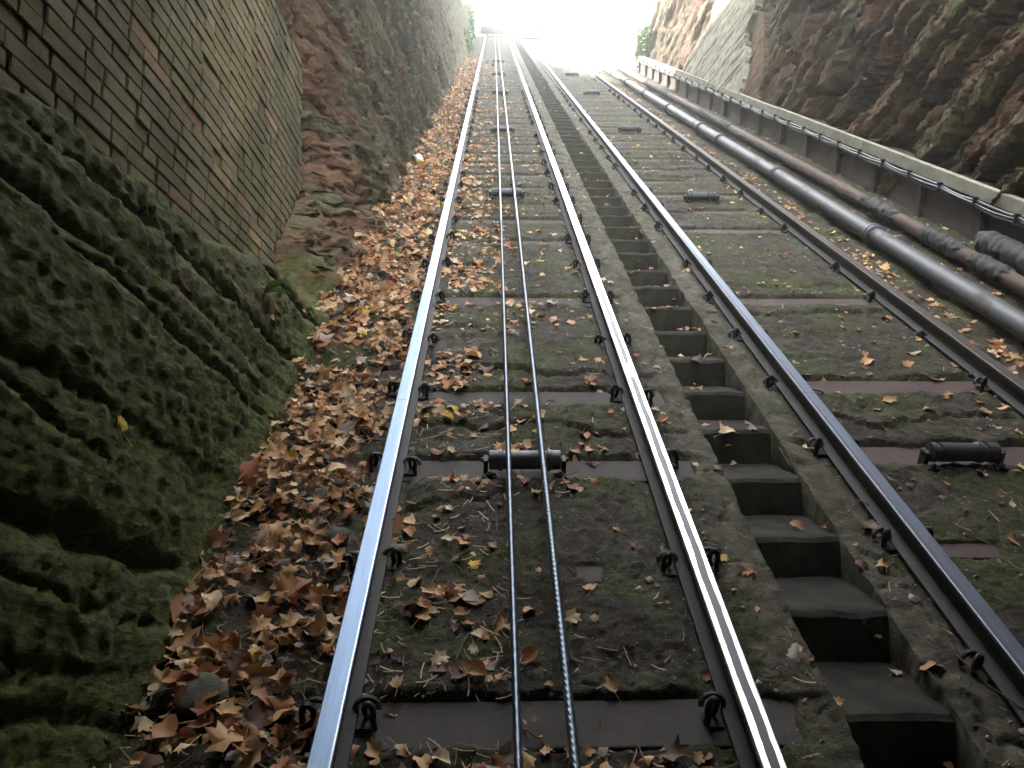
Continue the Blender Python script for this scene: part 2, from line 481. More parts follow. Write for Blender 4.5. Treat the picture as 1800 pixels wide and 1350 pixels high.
def ground_h(x, s, want_crack=False):
    x = np.asarray(x, float); s = np.asarray(s, float)
    z = .010*fbm(x*2.2, s*2.2, 1, 3) + .010*fbm(x*7, s*7, 4, 4, .6) + .010*np.abs(fbm(x*21, s*21, 7, 4, .68))
    crack = np.zeros(np.broadcast(x, s).shape)
    right = x > 1.15
    for ties, ex, sel, x0, x1, kz in ((tieL, expL, ~right, -.78, .93, 0.), (tieR, expR, right, 1.36, 2.95, 9.)):
        d, e, f, i = bay(s, ties, ex)
        inx = sst(x0-.03, x0+.03, x + .05*fbm(s*9, x*9, 3, 3))*(1-sst(x1-.03, x1+.03, x + .05*fbm(s*9, x*9, 5, 3)))
        mx = sst(-.62, -.42, x)
        rag = .028*fbm(x*6, s*6, 11+kz, 4, .6)
        keep = sst(.25, .5, e + .55*fbm(x*1.7+i*3.7, s*.2, 2+kz, 3))
        dip = (1-sst(.085, .102, np.abs(d)+rag))*inx*keep*mx
        lipup = gauss(np.abs(d)-.13, .05)*.004*inx
        # slabs between sleepers broken across: a crack with its uphill side standing proud
        has = sst(-.05, .25, pnoise(i*3.33+kz, 5.5+0*x, x*.5))
        fc = .52 + .17*fbm(x*1.5+i*7.7, i*2.1, kz, 5, .6) + .18*(h2(i, i*3, 5+int(kz))-.5)
        df = f-fc
        step = np.where(df > 0, 1-df*1.6, 0)*has
        step = step*sst(0, .018, df)
        cr = gauss(df*.72+.006, .011+.006*pnoise(x*4, i*1.0, 3))*has*sst(-.5, .0, pnoise(x*2.4, i*5.0, 8.))
        zz = lipup + .013*np.clip(step, 0, 1)*inx - .026*cr*inx
        fine = gauss(np.abs(fbm(x*1.6+3, s*1.6, 21+kz, 4, .55)), .018)*sst(.0, .3, pnoise(x*.9, s*.9, 31.))
        zz = zz - .010*fine
        zz = zz*(1-dip) + np.where(dip > 0, -.030*dip, 0)
        z = np.where(sel, z*(1-dip*.9)+zz, z)
        crack = np.where(sel, np.maximum(cr*inx, fine*.6)*(1-dip), crack)
    # smooth kerbs beside the stair
    e1 = .03*fbm(s*3.1, 0*x+2.2, 3, 4, .6); e2 = .03*fbm(s*3.1, 0*x+7.2, 8, 4, .6)
    kb = sst(.855, .872, x+e1)*(1-sst(1.44, 1.457, x+e2))
    brk = sst(-.10, .12, fbm(x*4, s*2.1, 13, 4, .55)+.12)
    z = z*(1-kb*.55) + kb*brk*.011
    crk = gauss(np.abs(fbm(x*2.2, s*1.3, 41, 4, .55)), .02)*kb
    z = z - .014*crk; crack = np.maximum(crack, crk*.9)
    # beside the walls
    z = z + .07*sst(-.72, -1.05, x)*(.7+.5*fbm(s*.8, 3.3, 0, 3)) + .03*sst(-.50, -.62, x)*fbm(x*3, s*3, 2, 3)
    z = z - .03*sst(2.80, 2.95, x) + .05*sst(3.45, 3.95, x) + .03*sst(2.9, 3.1, x)*fbm(x*3, s*3, 6, 4)
    # room for the rail feet
    z = z - 4*sst(26.2, 27.5, s)*sst(2.95, 3.5, x)
    for xr in (XA, XB, XC, XD):
        z = np.where(np.abs(x-xr) < .085, np.minimum(z, -.012 + .004*fbm(x*20, s*20, 1, 2)), z)
    return (z, crack) if want_crack else z

# ------------------------------------------------------------------ ground
xs = np.concatenate([np.arange(-1.9, -1.1, .03), np.arange(-1.1, .975, .0125), [.985, STAIR0-.003, STAIR0, STAIR0+.02, 1.15, STAIR1-.02, STAIR1, STAIR1+.003, 1.32],
                     np.arange(1.332, 2.95, .0135), np.arange(2.95, 4.7, .03)])
ss = [-3.0, -1.5, -.5, .3, .8]
while ss[-1] < 58: ss.append(ss[-1] + max(.0105, ss[-1]*.0052))
ss = np.array(ss)
X, S = np.meshgrid(xs, ss, indexing='ij')
Z, CR = ground_h(X, S, True)
ch = (X > STAIR0-.001) & (X < STAIR1+.001)
wob = .010*fbm(S*5, X*0, 3, 4, .6)
Z = np.where(ch, -.40, Z)
X = np.where(np.abs(X-STAIR0) < .004, X+wob, X); X = np.where(np.abs(X-STAIR1) < .004, X+wob*.9, X)
v = np.stack([X, S, Z], -1).reshape(-1, 3)
me = mesh_np('ground', v, grid_faces(len(xs), len(ss)), True, M['ground'])
fattr(me, 'crack', CR.ravel())
ground = link('ground', me); ground.matrix_world = RX; tag(ground, kind='structure')

# level ground behind the lower end and beyond the head of the incline
S_TOP = 53.0
top = W(0, S_TOP, 0)
b = B(); b.box(-400, 3.1, top.y, top.y+900, top.z-1.0, top.z-.02)
tag(link('terrain', b.me('terrain', M['terrain'])), kind='structure')

# ------------------------------------------------------------------ rock walls of the cutting (world frame, horizontal bedding)
def layers(seed, z0, z1, lo, hi):
    r = np.random.default_rng(seed); e = [z0]
    while e[-1] < z1: e.append(e[-1] + r.uniform(lo, hi)*(1 if r.random() < .7 else .5))
    return np.array(e), r.uniform(-1, 1, len(e)+1), r.uniform(0, 1, len(e)+1)

def strata(y, z, seed, lo, hi):
    e, off, g = LAY[seed] if seed in LAY else LAY.setdefault(seed, layers(seed, -12, 50, lo, hi))
    i = np.clip(np.searchsorted(e, z)-1, 0, len(e)-2)
    th = e[i+1]-e[i]; f = (z-e[i])/th
    d = np.minimum(f, 1-f)*th
    return i, th, f, d, off[i], g[i]
LAY = {}

def axis(a, b_, d0, knee, k):
    t = [a]
    while t[-1] < b_: t.append(t[-1] + (d0 if t[-1] < knee else d0 + (t[-1]-knee)*k))
    return np.array(t)

LEDGE = 2.76
BRICK_X, BRICK_Y1 = -1.45, 5.25

def unproject(px, py, xplane):
    d = cam.matrix_basis.to_3x3() @ Vector(((px-900)/1457, -(py-675)/1457, -1))
    t = (xplane - cam.location.x)/d.x
    p = cam.location + d*t
    return p.y, p.z
def edge_y(z):                          # ragged upright end of the brickwork
    pts = [unproject(px, py, BRICK_X) for px, py in ((478, 600), (482, 480), (486, 430), (530, 335), (531, 110), (505, 50), (480, 0), (455, -70), (400, -200))]
    zs = [p[1] for p in pts]; ys = [p[0] for p in pts]
    return np.interp(z, zs, ys)

def wall_top(s):                        # height of the cliffs above the bed, falling towards the head of the incline
    return np.interp(s, [-5, 12, 20, 25, 28, 30.0, 34.5, 43, 54], [9.5, 9.2, 8.4, 7.2, 5.2, 2.4, 1.9, 1.4, 1.0])

def polyline_d(y, z, pts, xp):
    q = [unproject(px, py, xp) for px, py in pts]; best = np.full(np.shape(y), 9.0); tt = np.zeros(np.shape(y)); side = np.zeros(np.shape(y))
    for k, ((a, b_), (c, d)) in enumerate(zip(q[:-1], q[1:])):
        L2 = (c-a)**2+(d-b_)**2; t = np.clip(((y-a)*(c-a)+(z-b_)*(d-b_))/L2, 0, 1)
        dd = np.hypot(y-a-t*(c-a), z-b_-t*(d-b_)); n = dd < best
        best = np.where(n, dd, best); tt = np.where(n, (k+t)/(len(q)-1), tt)
        side = np.where(n, np.sign((c-a)*(z-b_)-(d-b_)*(y-a)), side)
    return best, tt, side
CRACKS = [([(120, 395), (190, 470), (255, 555), (300, 610), (345, 665), (410, 765)], -1.22, .085, .014),
          ([(-60, 560), (40, 640), (110, 735), (190, 830)], -1.15, .06, .012),
          ([(-60, 850), (40, 890), (130, 915), (240, 985), (300, 1000)], -1.06, .16, .030),
          ([(-60, 985), (60, 1000), (160, 1060), (260, 1110)], -1.04, .05, .010),
          ([(-80, 1205), (40, 1195), (130, 1190)], -1.03, .05, .009),
          ([(60, 210), (150, 290), (240, 400), (330, 520), (430, 640)], -1.3, .06, .013)]
def wall_top_r(s):
    return np.interp(s, [-5, 12, 20, 22.5, 24.3, 25.6, 26.8, 54], [9.5, 9.2, 8.4, 6.0, 3.6, 1.4, -3.0, -3.0])
DIP = .27
def left_x(y, z):
    h = z - y*TA + .22*fbm(y*1.6, z*1.6, 61, 4, .6)*sst(4.4, 5.2, y)
    zb = z + DIP*y + .030*fbm(y*.7, z*.7, 2, 3) + .006*fbm(y*5, z*5, 9, 2)
    yb = y - DIP*z
    ey = edge_y(z)
    near = 1-sst(ey-.02, ey+.13, y)
    base = -1.02 - .13*np.clip(h, 0, 9) - .035*np.clip(h, 0, 3)**2*near
    k = (1-sst(5.25, 6.6, y))*np.clip((h-.06)/.62, 0, 1)*(1-near)
    base = base*(1-k) + np.minimum(base, -1.56)*k
    # the rock the brickwork stands on
    lw_ = .17 + .26*sst(3.7, 4.5, y)
    led = np.clip(.5 + (z - np.maximum(LEDGE, y*TA + .20 + .18*sst(3.9, 4.7, y) + .10*fbm(y*2.2, 7.2, 3, 3)) + .08*fbm(y*1.8, 2.2, 1, 4))/(lw_*1.25), 0, 1)*near
    base = base*(1-led) + led*(-1.72)
    rec = gauss(y-5.40, .30)*sst(.40, .7, h)*(1-sst(1.7, 2.8, h))
    base = base - .22*rec*(1-near)
    base = base - .16*sst(5.2, 5.8, y)*(1-sst(6.2, 8.5, y))*sst(.1, 1.1, h)
    thin = sst(4.4, 5.3, y)
    amp = np.interp(y, [0, 3.8, 4.8, 6, 8.5, 12, 20], [.55, .55, 1., 1.15, 1.05, .85, .7])
    i, th, f, d, o, g = strata(y, zb, 101, .16, .60)
    dx = .022*o*(.5+.9*pnoise(yb*.5+o*9, i*1.7, 3.))*(1+2.0*thin) + .010*(1-(2*f-1)**2)
    gm = sst(-.15, .3, pnoise(yb*.75+g*20, i*2.3, 1.))
    gm2 = sst(.10, .34, pnoise(yb*.42+g*31, i*4.3, 6.))
    dx = dx - (.035*gm*np.exp(-(d/.009)**1.5) + .085*gm2*np.exp(-(d/(.008+.022*gm2))**1.6))
    i2, th2, f2, d2, o2, g2 = strata(y, zb + .03*fbm(y*1.7, z*2, 5, 3), 202, .05, .17)
    ln = .25+.8*g2; u = yb/ln + 11*o2 + .4*f2; jj = np.floor(u).astype(int); fu = u-jj; ej = np.minimum(fu, 1-fu)*ln
    bo = h2(jj, i2, 19)-.5
    dx = dx + (.060*o2*sst(-.3, .2, pnoise(yb*1.1+o2*7, i2*1.1, 4.)) + .075*bo*sst(-.2, .2, pnoise(yb*.8, zb*1.2, 34.)))*(.05+thin) + .05*(f2-.5)*thin*(.4+g2)
    dx = dx - .045*np.exp(-(d2/.009)**1.5)*sst(-.1, .25, pnoise(yb*1.5+g2*9, i2*1.3, 2.))*(.13+thin)
    dx = dx - .025*np.exp(-(ej/.010)**1.5)*sst(-.1, .3, bo)*thin
    wy, wz = y + .09*fbm(y*3, z*3, 3, 3), zb + .07*fbm(y*3, z*3, 8, 3)
    p1, p2, c1 = voro(wy*7 - wz*3, wz*9 + wy*1.5, 14)
    pat = sst(-.35, .35, fbm(y*.9, z*.9, 12, 3))
    dx = dx + (.022*np.clip(p1, 0, .75)**1.4 - .008)*(.15+.9*pat)*(1-.5*thin)
    q1, q2, c2 = voro(wy*17, wz*22, 24)
    dx = dx + .008*np.clip(q1, 0, .8)*(.4+.7*pat)
    dx = dx + .024*fbm(yb*.9, zb*1.9, 6, 3) + .011*fbm(yb*5, zb*12, 1, 4, .62) + .007*fbm(yb*3, zb*42, 17, 3, .6) + .008*fbm(y*25, zb*36, 2, 4, .65)
    wy2, wz2 = y + .02*fbm(y*9, z*9, 71, 3), z + .02*fbm(y*9, z*9, 77, 3)
    for pts, xp, dep, wd in CRACKS:
        dd, tt, sd = polyline_d(wy2, wz2, pts, xp)
        w_ = wd*(.35+1.3*np.sin(np.pi*np.clip(tt, .04, .96)))*(.7+.6*pnoise(tt*9, wd*300, 2.))
        dx = dx - dep*np.exp(-(dd/np.maximum(w_, .003))**2) + .012*np.exp(-(dd/.05)**2)*(sd < 0)*np.sin(np.pi*tt)
    dx = dx*amp*(1-.85*led**4)
    xx = base + dx + .05*sst(.25, 0, h)
    # broken bedding plates where the rock steps back to the brickwork
    zone = sst(3.9, 4.5, y)*(1-sst(6.3, 7.2, y))*(1-.85*sst(.55, 1.0, h))
    for q, wq, sd in ((.125, .55, 3.), (.05, .35, 8.)):
        u = xx/q + 1.1*fbm(yb*1.6, zb*3.0, sd, 4, .6) + .8*np.sin(zb*9)
        fl = np.floor(u); fr = u-fl
        xx = xx + zone*wq*q*(sst(.35, .65, fr)-fr)*1.6
    # flaked, hard-edged surface
    q = np.interp(y, [0, 4, 8, 14, 40], [.020, .024, .045, .07, .10])
    u = xx/q + .9*fbm(yb*2.2, zb*4.5, 93, 4, .6); fr = u-np.floor(u)
    return xx + .75*q*(sst(.36, .64, fr)-fr)*(1-zone)

def right_blocks(y, z):
    zb = z + DIP*1.1*y + .06*fbm(y*1.0, z*1.8, 18, 3) + .018*fbm(y*5, z*7, 19, 3)
    yb = y - DIP*1.1*z
    i, th, f, d, o, g = strata(y, zb, 303, .13, .42)
    ln = .40 + .9*g
    u = yb/ln + 13*o + .22*fbm(y*1.3, z*1.3+i, 27, 3) + .45*f
    j = np.floor(u); fu = u-j; ey = np.minimum(fu, 1-fu)*ln; j = j.astype(int)
    return zb, yb, i, th, f, d, o, g, j, fu, ey, ln

def right_x(y, z):
    h = z - y*TA
    base = 4.22 + .15*np.clip(h-.5, 0, 9)
    amp = np.interp(y, [0, 6, 9, 10.5, 12, 20], [1.1, 1.1, .95, .7, .5, .4])
    zb, yb, i, th, f, d, o, g, j, fu, ey, ln = right_blocks(y, z)
    bo, bt, bs_ = h2(j, i, 9), h2(j, i, 29)-.5, h2(j, i, 49)-.5
    dist = np.minimum(d*1.3, ey*.9 + .06*h2(j, i, 5))
    prof = np.clip(dist/.055, 0, 1)**.55
    dx = (.10+.26*bo+.10*o)*prof + .22*bt*(fu-.5)*ln + .45*bs_*(f-.5)*th - .17*np.exp(-(dist/.016)**1.3)*sst(-.4, .2, pnoise(yb*.8+g*17, i*3.1, 2.)) - .10
    i2, th2, f2, d2, o2, g2 = strata(y, zb + .02*fbm(y*3, z*4, 5, 3), 404, .04, .12)
    dx = dx + .028*o2*sst(-.2, .3, pnoise(yb*1.3, i2*1.1, 4.)) - .028*np.exp(-(d2/.008)**1.5)*sst(.0, .3, pnoise(yb*1.6+g2*9, i2*1.3, 2.))
    dx = dx + .06*fbm(yb*.7, zb*1.4, 16, 3) + .016*fbm(yb*5, zb*10, 11, 4, .6) + .009*fbm(y*24, zb*34, 12, 4, .65)
    wy, wz = y + .08*fbm(y*3, z*3, 13, 3), zb + .07*fbm(y*3, z*3, 18, 3)
    p1, _, _ = voro(wy*10, wz*13, 64)
    dx = dx + (.045*np.clip(p1, 0, .75)**1.4 - .015)*sst(-.15, .25, fbm(y*.8, z*.8, 52, 2))
    dx = dx*amp
    xx = base - dx + .12*amp
    q = np.interp(y, [0, 6, 14, 30], [.045, .05, .07, .10])
    u = xx/q + .9*fbm(yb*2.0, zb*4.5, 97, 4, .6); fr = u-np.floor(u)
    return xx + .75*q*(sst(.36, .64, fr)-fr)

def build_wall(name, fx, flip, ylo, yhi, d0, ky, hmin, label, attrs):
    ya = axis(ylo, yhi, d0, 4.5, ky); za = axis(ylo*TA-1.0, yhi*TA+6, d0, 4.2, ky*1.25)
    Y, Zw = np.meshgrid(ya, za, indexing='ij')
    Hs = (Zw - Y*TA); s_ = Y*CA + Zw*SA; n_ = Zw*CA - Y*SA
    mask = (Hs > hmin) & (n_ < (wall_top_r(s_ + .5*fbm(Y*1.3, Zw*1.3, 3, 3)) if flip else wall_top(s_)))
    # coarser cells well above the picture are still fine: keep the grid, drop what is outside
    q = mask[:-1, :-1] & mask[1:, 1:] & mask[1:, :-1] & mask[:-1, 1:]
    f = grid_faces(len(ya), len(za), flip, q)
    yy, zz = Y.ravel(), Zw.ravel()
    u, inv = np.unique(f, return_inverse=True)
    f = inv.reshape(f.shape); yy, zz = yy[u], zz[u]
    xx = fx(yy, zz)
    # break up ledges and undersides as well: rock is rough in every direction
    far = sst(4.2, 5.0, yy) if flip is False else 1.0
    dz = (.012 + .040*far)*fbm(xx*3.5, yy*2.5, zz*3.5, 4, .6) + .014*fbm(xx*14, yy*9, zz*14, 3, .6)
    if flip is False:
        md_ = gauss(yy-5.25, .75)
        w1, w2, wc = voro(xx*4.2+.5*fbm(yy*3, xx*3, 3, 2), yy*2.6+.4*fbm(xx*3, yy*3, 9, 2), 84)
        dz = dz + md_*(.07*(wc-.5) - .05*np.exp(-((w2-w1)/.10)**1.4) + .06*fbm(xx*9, yy*6, zz*9, 4, .65))
    v = np.stack([xx, yy + .5*dz, zz + dz], -1)
    # close the block: a back skin and a top so that it is solid rock
    me = mesh_np(name, v, f, True, M['rock_shaded' if flip else 'rock'])
    for k, a in attrs(yy, zz).items(): fattr(me, k, a)
    o = link(name, me)
    tag(o, label, 'rock face')
    return o

def attrs_left(y, z):
    h = z - y*TA
    near = 1-sst(2.9, 4.9, y + .8*fbm(y*.8, z*.8, 3, 3))
    moss = near*.92*(1-.32*sst(1.5, 2.4, z+.4*fbm(y, z, 5, 2))) + .14*gauss(h-.12, .3) + .18*fbm(y*.9, z*.9, 33, 3)
    red = .7*sst(3.9, 4.6, y)*(1-sst(6.2, 8.0, y)) + .50 - .30*sst(8, 13, y) + .9*fbm(y*.7, z*1.4, 43, 3)
    pale = .30 + .9*sst(5.5, 8.0, y)
    return {'moss': np.clip(moss, 0, 1), 'red': np.clip(red, 0, 1.2), 'pale': np.clip(pale, 0, 1)}

def attrs_right(y, z):
    zb, yb, i, th, f, d, o, g, j, fu, ey, ln = right_blocks(y, z)
    red = .95 + .4*fbm(y*.8, z*1.5, 53, 3) + .4*gauss(y-9.6, .8) + .7*(h2(j, i, 59)-.5)
    moss = .12 + .35*fbm(y*.9, z*.9, 63, 3)
    return {'moss': np.clip(moss, 0, 1), 'red': np.clip(red, 0, 1.2), 'pale': np.clip(.35+.6*sst(8, 13, y), 0, 1)}

rockL = build_wall('rock_face', left_x, False, -1.2, 41, .0165, .0052, -.25,
    'mossy layered sandstone cliff standing along the left side of the track', attrs_left)
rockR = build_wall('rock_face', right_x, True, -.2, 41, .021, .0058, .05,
    'shaded red lumpy sandstone cliff rising behind the cable ledge on the right', attrs_right)
# solid rock behind the faces
def backing(sign, x0, x1):
    sv_ = np.linspace(-6, 54, 61); pts = []
    for s in sv_:
        t = float(wall_top(s) if sign < 0 else wall_top_r(s))
        for (x, n) in ((x0, -8), (x0, t-.15), (x1, t+.6), (x1, -8)): pts.append(W(sign*x, s, n)[:])
    v = np.array(pts); n = len(sv_)
    a = np.arange(n*4).reshape(n, 4); b_ = np.roll(a, -1, 1)
    f = np.stack([a[:-1], b_[:-1], b_[1:], a[1:]], -1).reshape(-1, 4)
    f = np.concatenate([f, [[0, 1, 2, 3]], [[4*n-1, 4*n-2, 4*n-3, 4*n-4]]])
    me = mesh_np('hill', v, f, False, M['terrain'])
    return tag(link('hill', me), kind='structure')
backing(-1, 2.6, 60)
backing(1, 6.6, 60)

# ------------------------------------------------------------------ brickwork on the left
CAMP = np.array(cam.location); CAMR = np.array(cam.rotation_euler.to_matrix())
def project(P):
    q = (np.asarray(P)-CAMP) @ CAMR
    zc = -q[..., 2]
    return 900+1457*q[..., 0]/np.maximum(zc, 1e-3), 675-1457*q[..., 1]/np.maximum(zc, 1e-3), zc

bw = empty('brick_wall', 'old brick wall patched into the left cliff, green with algae and dotted with orange bricks', 'brick wall', mw=Matrix.Translation((BRICK_X, 2.5, LEDGE)))
CO, ST, HD, JT = .0665, .266, .126, .013
brick_me = []
for k in range(5):
    bm = bmesh.new(); bmesh.ops.create_cube(bm, size=1)
    bmesh.ops.bevel(bm, geom=bm.edges[:], offset=.035, segments=1, affect='EDGES')
    for v in bm.verts: v.co += Vector((R.uniform(-.02, .02), R.uniform(-.012, .012), R.uniform(-.04, .04)))
    me = bpy.data.meshes.new('brick'); bm.to_mesh(me); bm.free(); me.materials.append(M['brick']); brick_me.append(me)
fresh = []                              # the bricks with bare faces, in picture order
for px, py in ((248, 60), (285, 115), (355, 208), (301, 332), (391, 315), (420, 352), (518, 270), (472, 118), (378, 130), (461, 425), (448, 487)):
    fresh.append(unproject(px, py, BRICK_X))
cells = []
z = LEDGE - .30; row = 0
while z < 6.4:
    y = -.9 + (row % 2)*.10 + R.uniform(-.03, .03); k = row % 3
    ye = float(edge_y(z + CO/2))
    y0v = max(-.9, float(unproject(-60, 675, BRICK_X)[0]))
    while y < ye - .02:
        L = ST if (k % 2 == 0) else HD
        if R.random() < .12: L = ST
        L += R.uniform(-.012, .012)
        L = min(L, ye - y)
        if L > .04: cells.append((y, z, L, row))
        y += L + JT; k += 1
    z += CO; row += 1
P = np.array([[BRICK_X, c[0]+c[2]/2, c[1]+CO/2] for c in cells])
pu, pv, pz = project(P)
vis = (pu > -30) & (pu < 560) & (pv > -30) & (P[:, 2] > LEDGE-.16-.02) & (pz > 1)
order = [i for i in np.argsort(pz) if vis[i]]
singles = set(order[:300])
palette = [(.25, .205, .13), (.28, .215, .145), (.20, .175, .105), (.31, .24, .165), (.22, .165, .135), (.27, .25, .13), (.18, .145, .11), (.31, .275, .19)]
rest_v, rest_f = [], []
cube = np.array([[x, y_, z_] for x in (-.5, .5) for y_ in (-.5, .5) for z_ in (-.5, .5)])
cubef = np.array([[0, 1, 3, 2], [4, 6, 7, 5], [0, 4, 5, 1], [2, 3, 7, 6], [0, 2, 6, 4], [1, 5, 7, 3]])
taken = set()
for (fy, fz) in fresh:
    cand = [i for i in order if i in singles and i not in taken]
    if cand:
        j = min(cand, key=lambda i: abs(P[i, 1]-fy)*1.0 + abs(P[i, 2]-fz)*2.5 + (0 if cells[i][2] > .2 else .12))
        taken.add(j)
for i, (y, zb, L, row) in enumerate(cells):
    if not (vis[i] or zb > LEDGE-.2): continue
    dep = .09; out = R.uniform(-.003, .004) - (.007 if R.random() < .08 else 0)
    if i in singles:
        o = bpy.data.objects.new('brick', R.choice(brick_me)); COL.objects.link(o); o.parent = bw
        o.matrix_parent_inverse = bw.matrix_world.inverted()
        o.location = (BRICK_X - dep/2 + out, y+L/2, zb+CO/2)
        o.scale = (dep, L, CO-JT+R.uniform(-.003, .003))
        o.rotation_euler = (R.uniform(-.008, .008), 0, R.uniform(-.006, .006))
        if i in taken:
            c = R.choice([(.42, .26, .15), (.40, .27, .16), (.36, .19, .12), (.45, .30, .18)]); o.color = c + (R.uniform(.12, .4),); o['label'] = 'bare orange brick'
        else:
            c = R.choice(palette); w = R.uniform(.75, 1.15); o.color = (c[0]*w, c[1]*w, c[2]*w, R.uniform(.7, 1))
    else:
        v = cube*np.array([dep, L, CO-JT]) + np.array([BRICK_X-dep/2+out, y+L/2, zb+CO/2])
        rest_f.append(cubef + 8*len(rest_v)); rest_v.append(v)
if rest_v:
    me = mesh_np('brick_courses', np.concatenate(rest_v), np.concatenate(rest_f), False, M['brick'])
    o = link('brick_courses', me, bw); o.matrix_parent_inverse = bw.matrix_world.inverted(); o.color = (.135, .115, .085, .8); o['kind'] = 'stuff'
# mortar body just behind the brick faces
zs_ = np.arange(LEDGE-.32, 6.4, .04); ys_ = np.linspace(0, 1, 90)
ZZ, UU = np.meshgrid(zs_, ys_, indexing='ij'); YY = -.9 + UU*(edge_y(ZZ)-.01+.9)
XX = BRICK_X - .011 + .004*fbm(YY*14, ZZ*14, 3, 3)
v0 = np.stack([XX, YY, ZZ], -1).reshape(-1, 3)
fa = grid_faces(len(zs_), len(ys_))
endv = np.stack([np.stack([XX[:, -1], YY[:, -1], ZZ[:, -1]], -1), np.stack([XX[:, -1]-.3, YY[:, -1], ZZ[:, -1]], -1)], 1).reshape(-1, 3)
me = mesh_np('mortar', np.concatenate([v0, endv]), np.concatenate([fa[:, ::-1], grid_faces(len(zs_), 2) + len(v0)]), True, M['mortar'])
o = link('mortar', me, bw); o.matrix_parent_inverse = bw.matrix_world.inverted()

# ------------------------------------------------------------------ sunlit autumn haze in the cutting
hz = NT('haze_air'); hz.t.nodes.remove(hz.b)
pv_ = hz.n('VolumePrincipled', Density=.0058, Anisotropy=.78); pv_.inputs['Color'].default_value = (.95, .95, .93, 1)
hz.t.links.new(pv_.outputs[0], hz.t.nodes['Material Output'].inputs['Volume'])
b = B(); b.box(-75, 75, -8, 960, -12, 48)
tag(link('haze', b.me('haze', hz.m)), kind='stuff')

# ------------------------------------------------------------------ stairway between the tracks
st = empty('stairway', 'narrow flight of concrete steps sunk between the two tracks', 'stairway', mw=TM(1.15, LIP0, 0))
def step_mesh(seed):
    sec = [(0, -.004), (.022, .004), (.045, .0), (.20, -.060), (.352, -.116), (.352, -.34), (-.19, -.34), (-.075, -.118), (-.038, -.060)]
    sec = sec[::-1]
    nx = 14; xs_ = np.linspace(-.185, .185, nx)
    dense = []
    for a, b_ in zip(sec, sec[1:]+sec[:1]):
        m = max(1, int(math.hypot(b_[0]-a[0], b_[1]-a[1])/.03))
        for j in range(m): dense.append((a[0]+(b_[0]-a[0])*j/m, a[1]+(b_[1]-a[1])*j/m))
    D = np.array(dense); k = len(D)
    v = np.zeros((nx, k, 3)); v[:, :, 0] = xs_[:, None]; v[:, :, 1] = D[None, :, 0]; v[:, :, 2] = D[None, :, 1]
    sh = D[None, :, 1] > -.2
    v[:, :, 2] += sh*.008*fbm(v[:, :, 0]*9+seed*5, v[:, :, 1]*9, seed, 3)
    v[:, :, 1] += sh*.005*fbm(v[:, :, 0]*9+seed*5, v[:, :, 2]*9, seed+3, 3)
    a = np.arange(nx*k).reshape(nx, k); b_ = np.roll(a, -1, 1)
    f = np.stack([a[:-1], a[1:], b_[1:], b_[:-1]], -1).reshape(-1, 4)
    me = mesh_np('step', v.reshape(-1, 3), f, True, M['step']); me.set_sharp_from_angle(angle=rad(24))
    return me
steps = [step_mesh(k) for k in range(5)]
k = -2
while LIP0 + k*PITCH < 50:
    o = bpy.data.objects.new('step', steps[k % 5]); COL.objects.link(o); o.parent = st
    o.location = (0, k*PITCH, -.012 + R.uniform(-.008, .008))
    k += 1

# ------------------------------------------------------------------ the two tracks
HEAD = np.array([(-.05, -.110), (.05, -.110), (.05, -.100), (.012, -.086), (.008, -.074), (.008, -.040), (.012, -.032), (.031, -.026), (.032, -.006), (.0305, -.0018), (.028, 0),
                 (-.028, 0), (-.0305, -.0018), (-.032, -.006), (-.031, -.026), (-.012, -.032), (-.008, -.040), (-.008, -.074), (-.012, -.086), (-.05, -.100)])
def rail_mesh(mat_, joints):
    cuts = [-.6] + list(joints) + [51.0]; vs, fs, n0 = [], [], 0
    for a, b_ in zip(cuts[:-1], cuts[1:]):
        path = np.linspace(a+.0015, b_-.0015, max(2, int((b_-a)/1.0)))
        v, f = sweep(path, HEAD)
        k = len(HEAD); m = len(path)
        vs.append(v.reshape(-1, 3)); fs.append(f + n0)
        n0 += v.size//3
    me = mesh_np('rail', np.concatenate(vs), np.concatenate(fs), True, mat_)
    me.set_sharp_from_angle(angle=rad(20))
    return me
def clip_mesh(side, var):
    """spring spike: a bar driven beside the rail foot, coiled over in a loop that presses on it"""
    r = random.Random(var); b = B(); pts = []
    for a in np.linspace(-.15, 1.55, 15):
        t = a*math.pi
        pts.append((side*(.082 + .030*math.cos(t)*.55 + .006*a), .002+.030*(a-.7)*.5, .030 + .033*math.sin(t)))
    pts = [(side*.104, -.020, -.05)] + pts
    b.tube(pts, .0095, 7)
    pts2 = [(side*(.075 + .033*math.cos(t)), .030 + .026*math.sin(t)*.6 , .016 + .018*math.sin(t)) for t in np.linspace(-.3, math.pi*1.2, 10)]
    b.tube(pts2, .009, 6)
    b.box(side*.05 if side > 0 else -.095, .095 if side > 0 else side*.05, -.03, .035, -.045, .001, bev=.004)
    return b.me('rail_clip', M['iron'], True)
clips = {(s_, k): clip_mesh(s_, k) for s_ in (-1, 1) for k in (0, 1)}
def tie_mesh(w, mt):
    b = B(); b.box(-w/2, w/2, -.085, .085, -.07, 0, bev=.006)
    me = b.me('sleeper', mt)
    return me
N_RAIL = .110
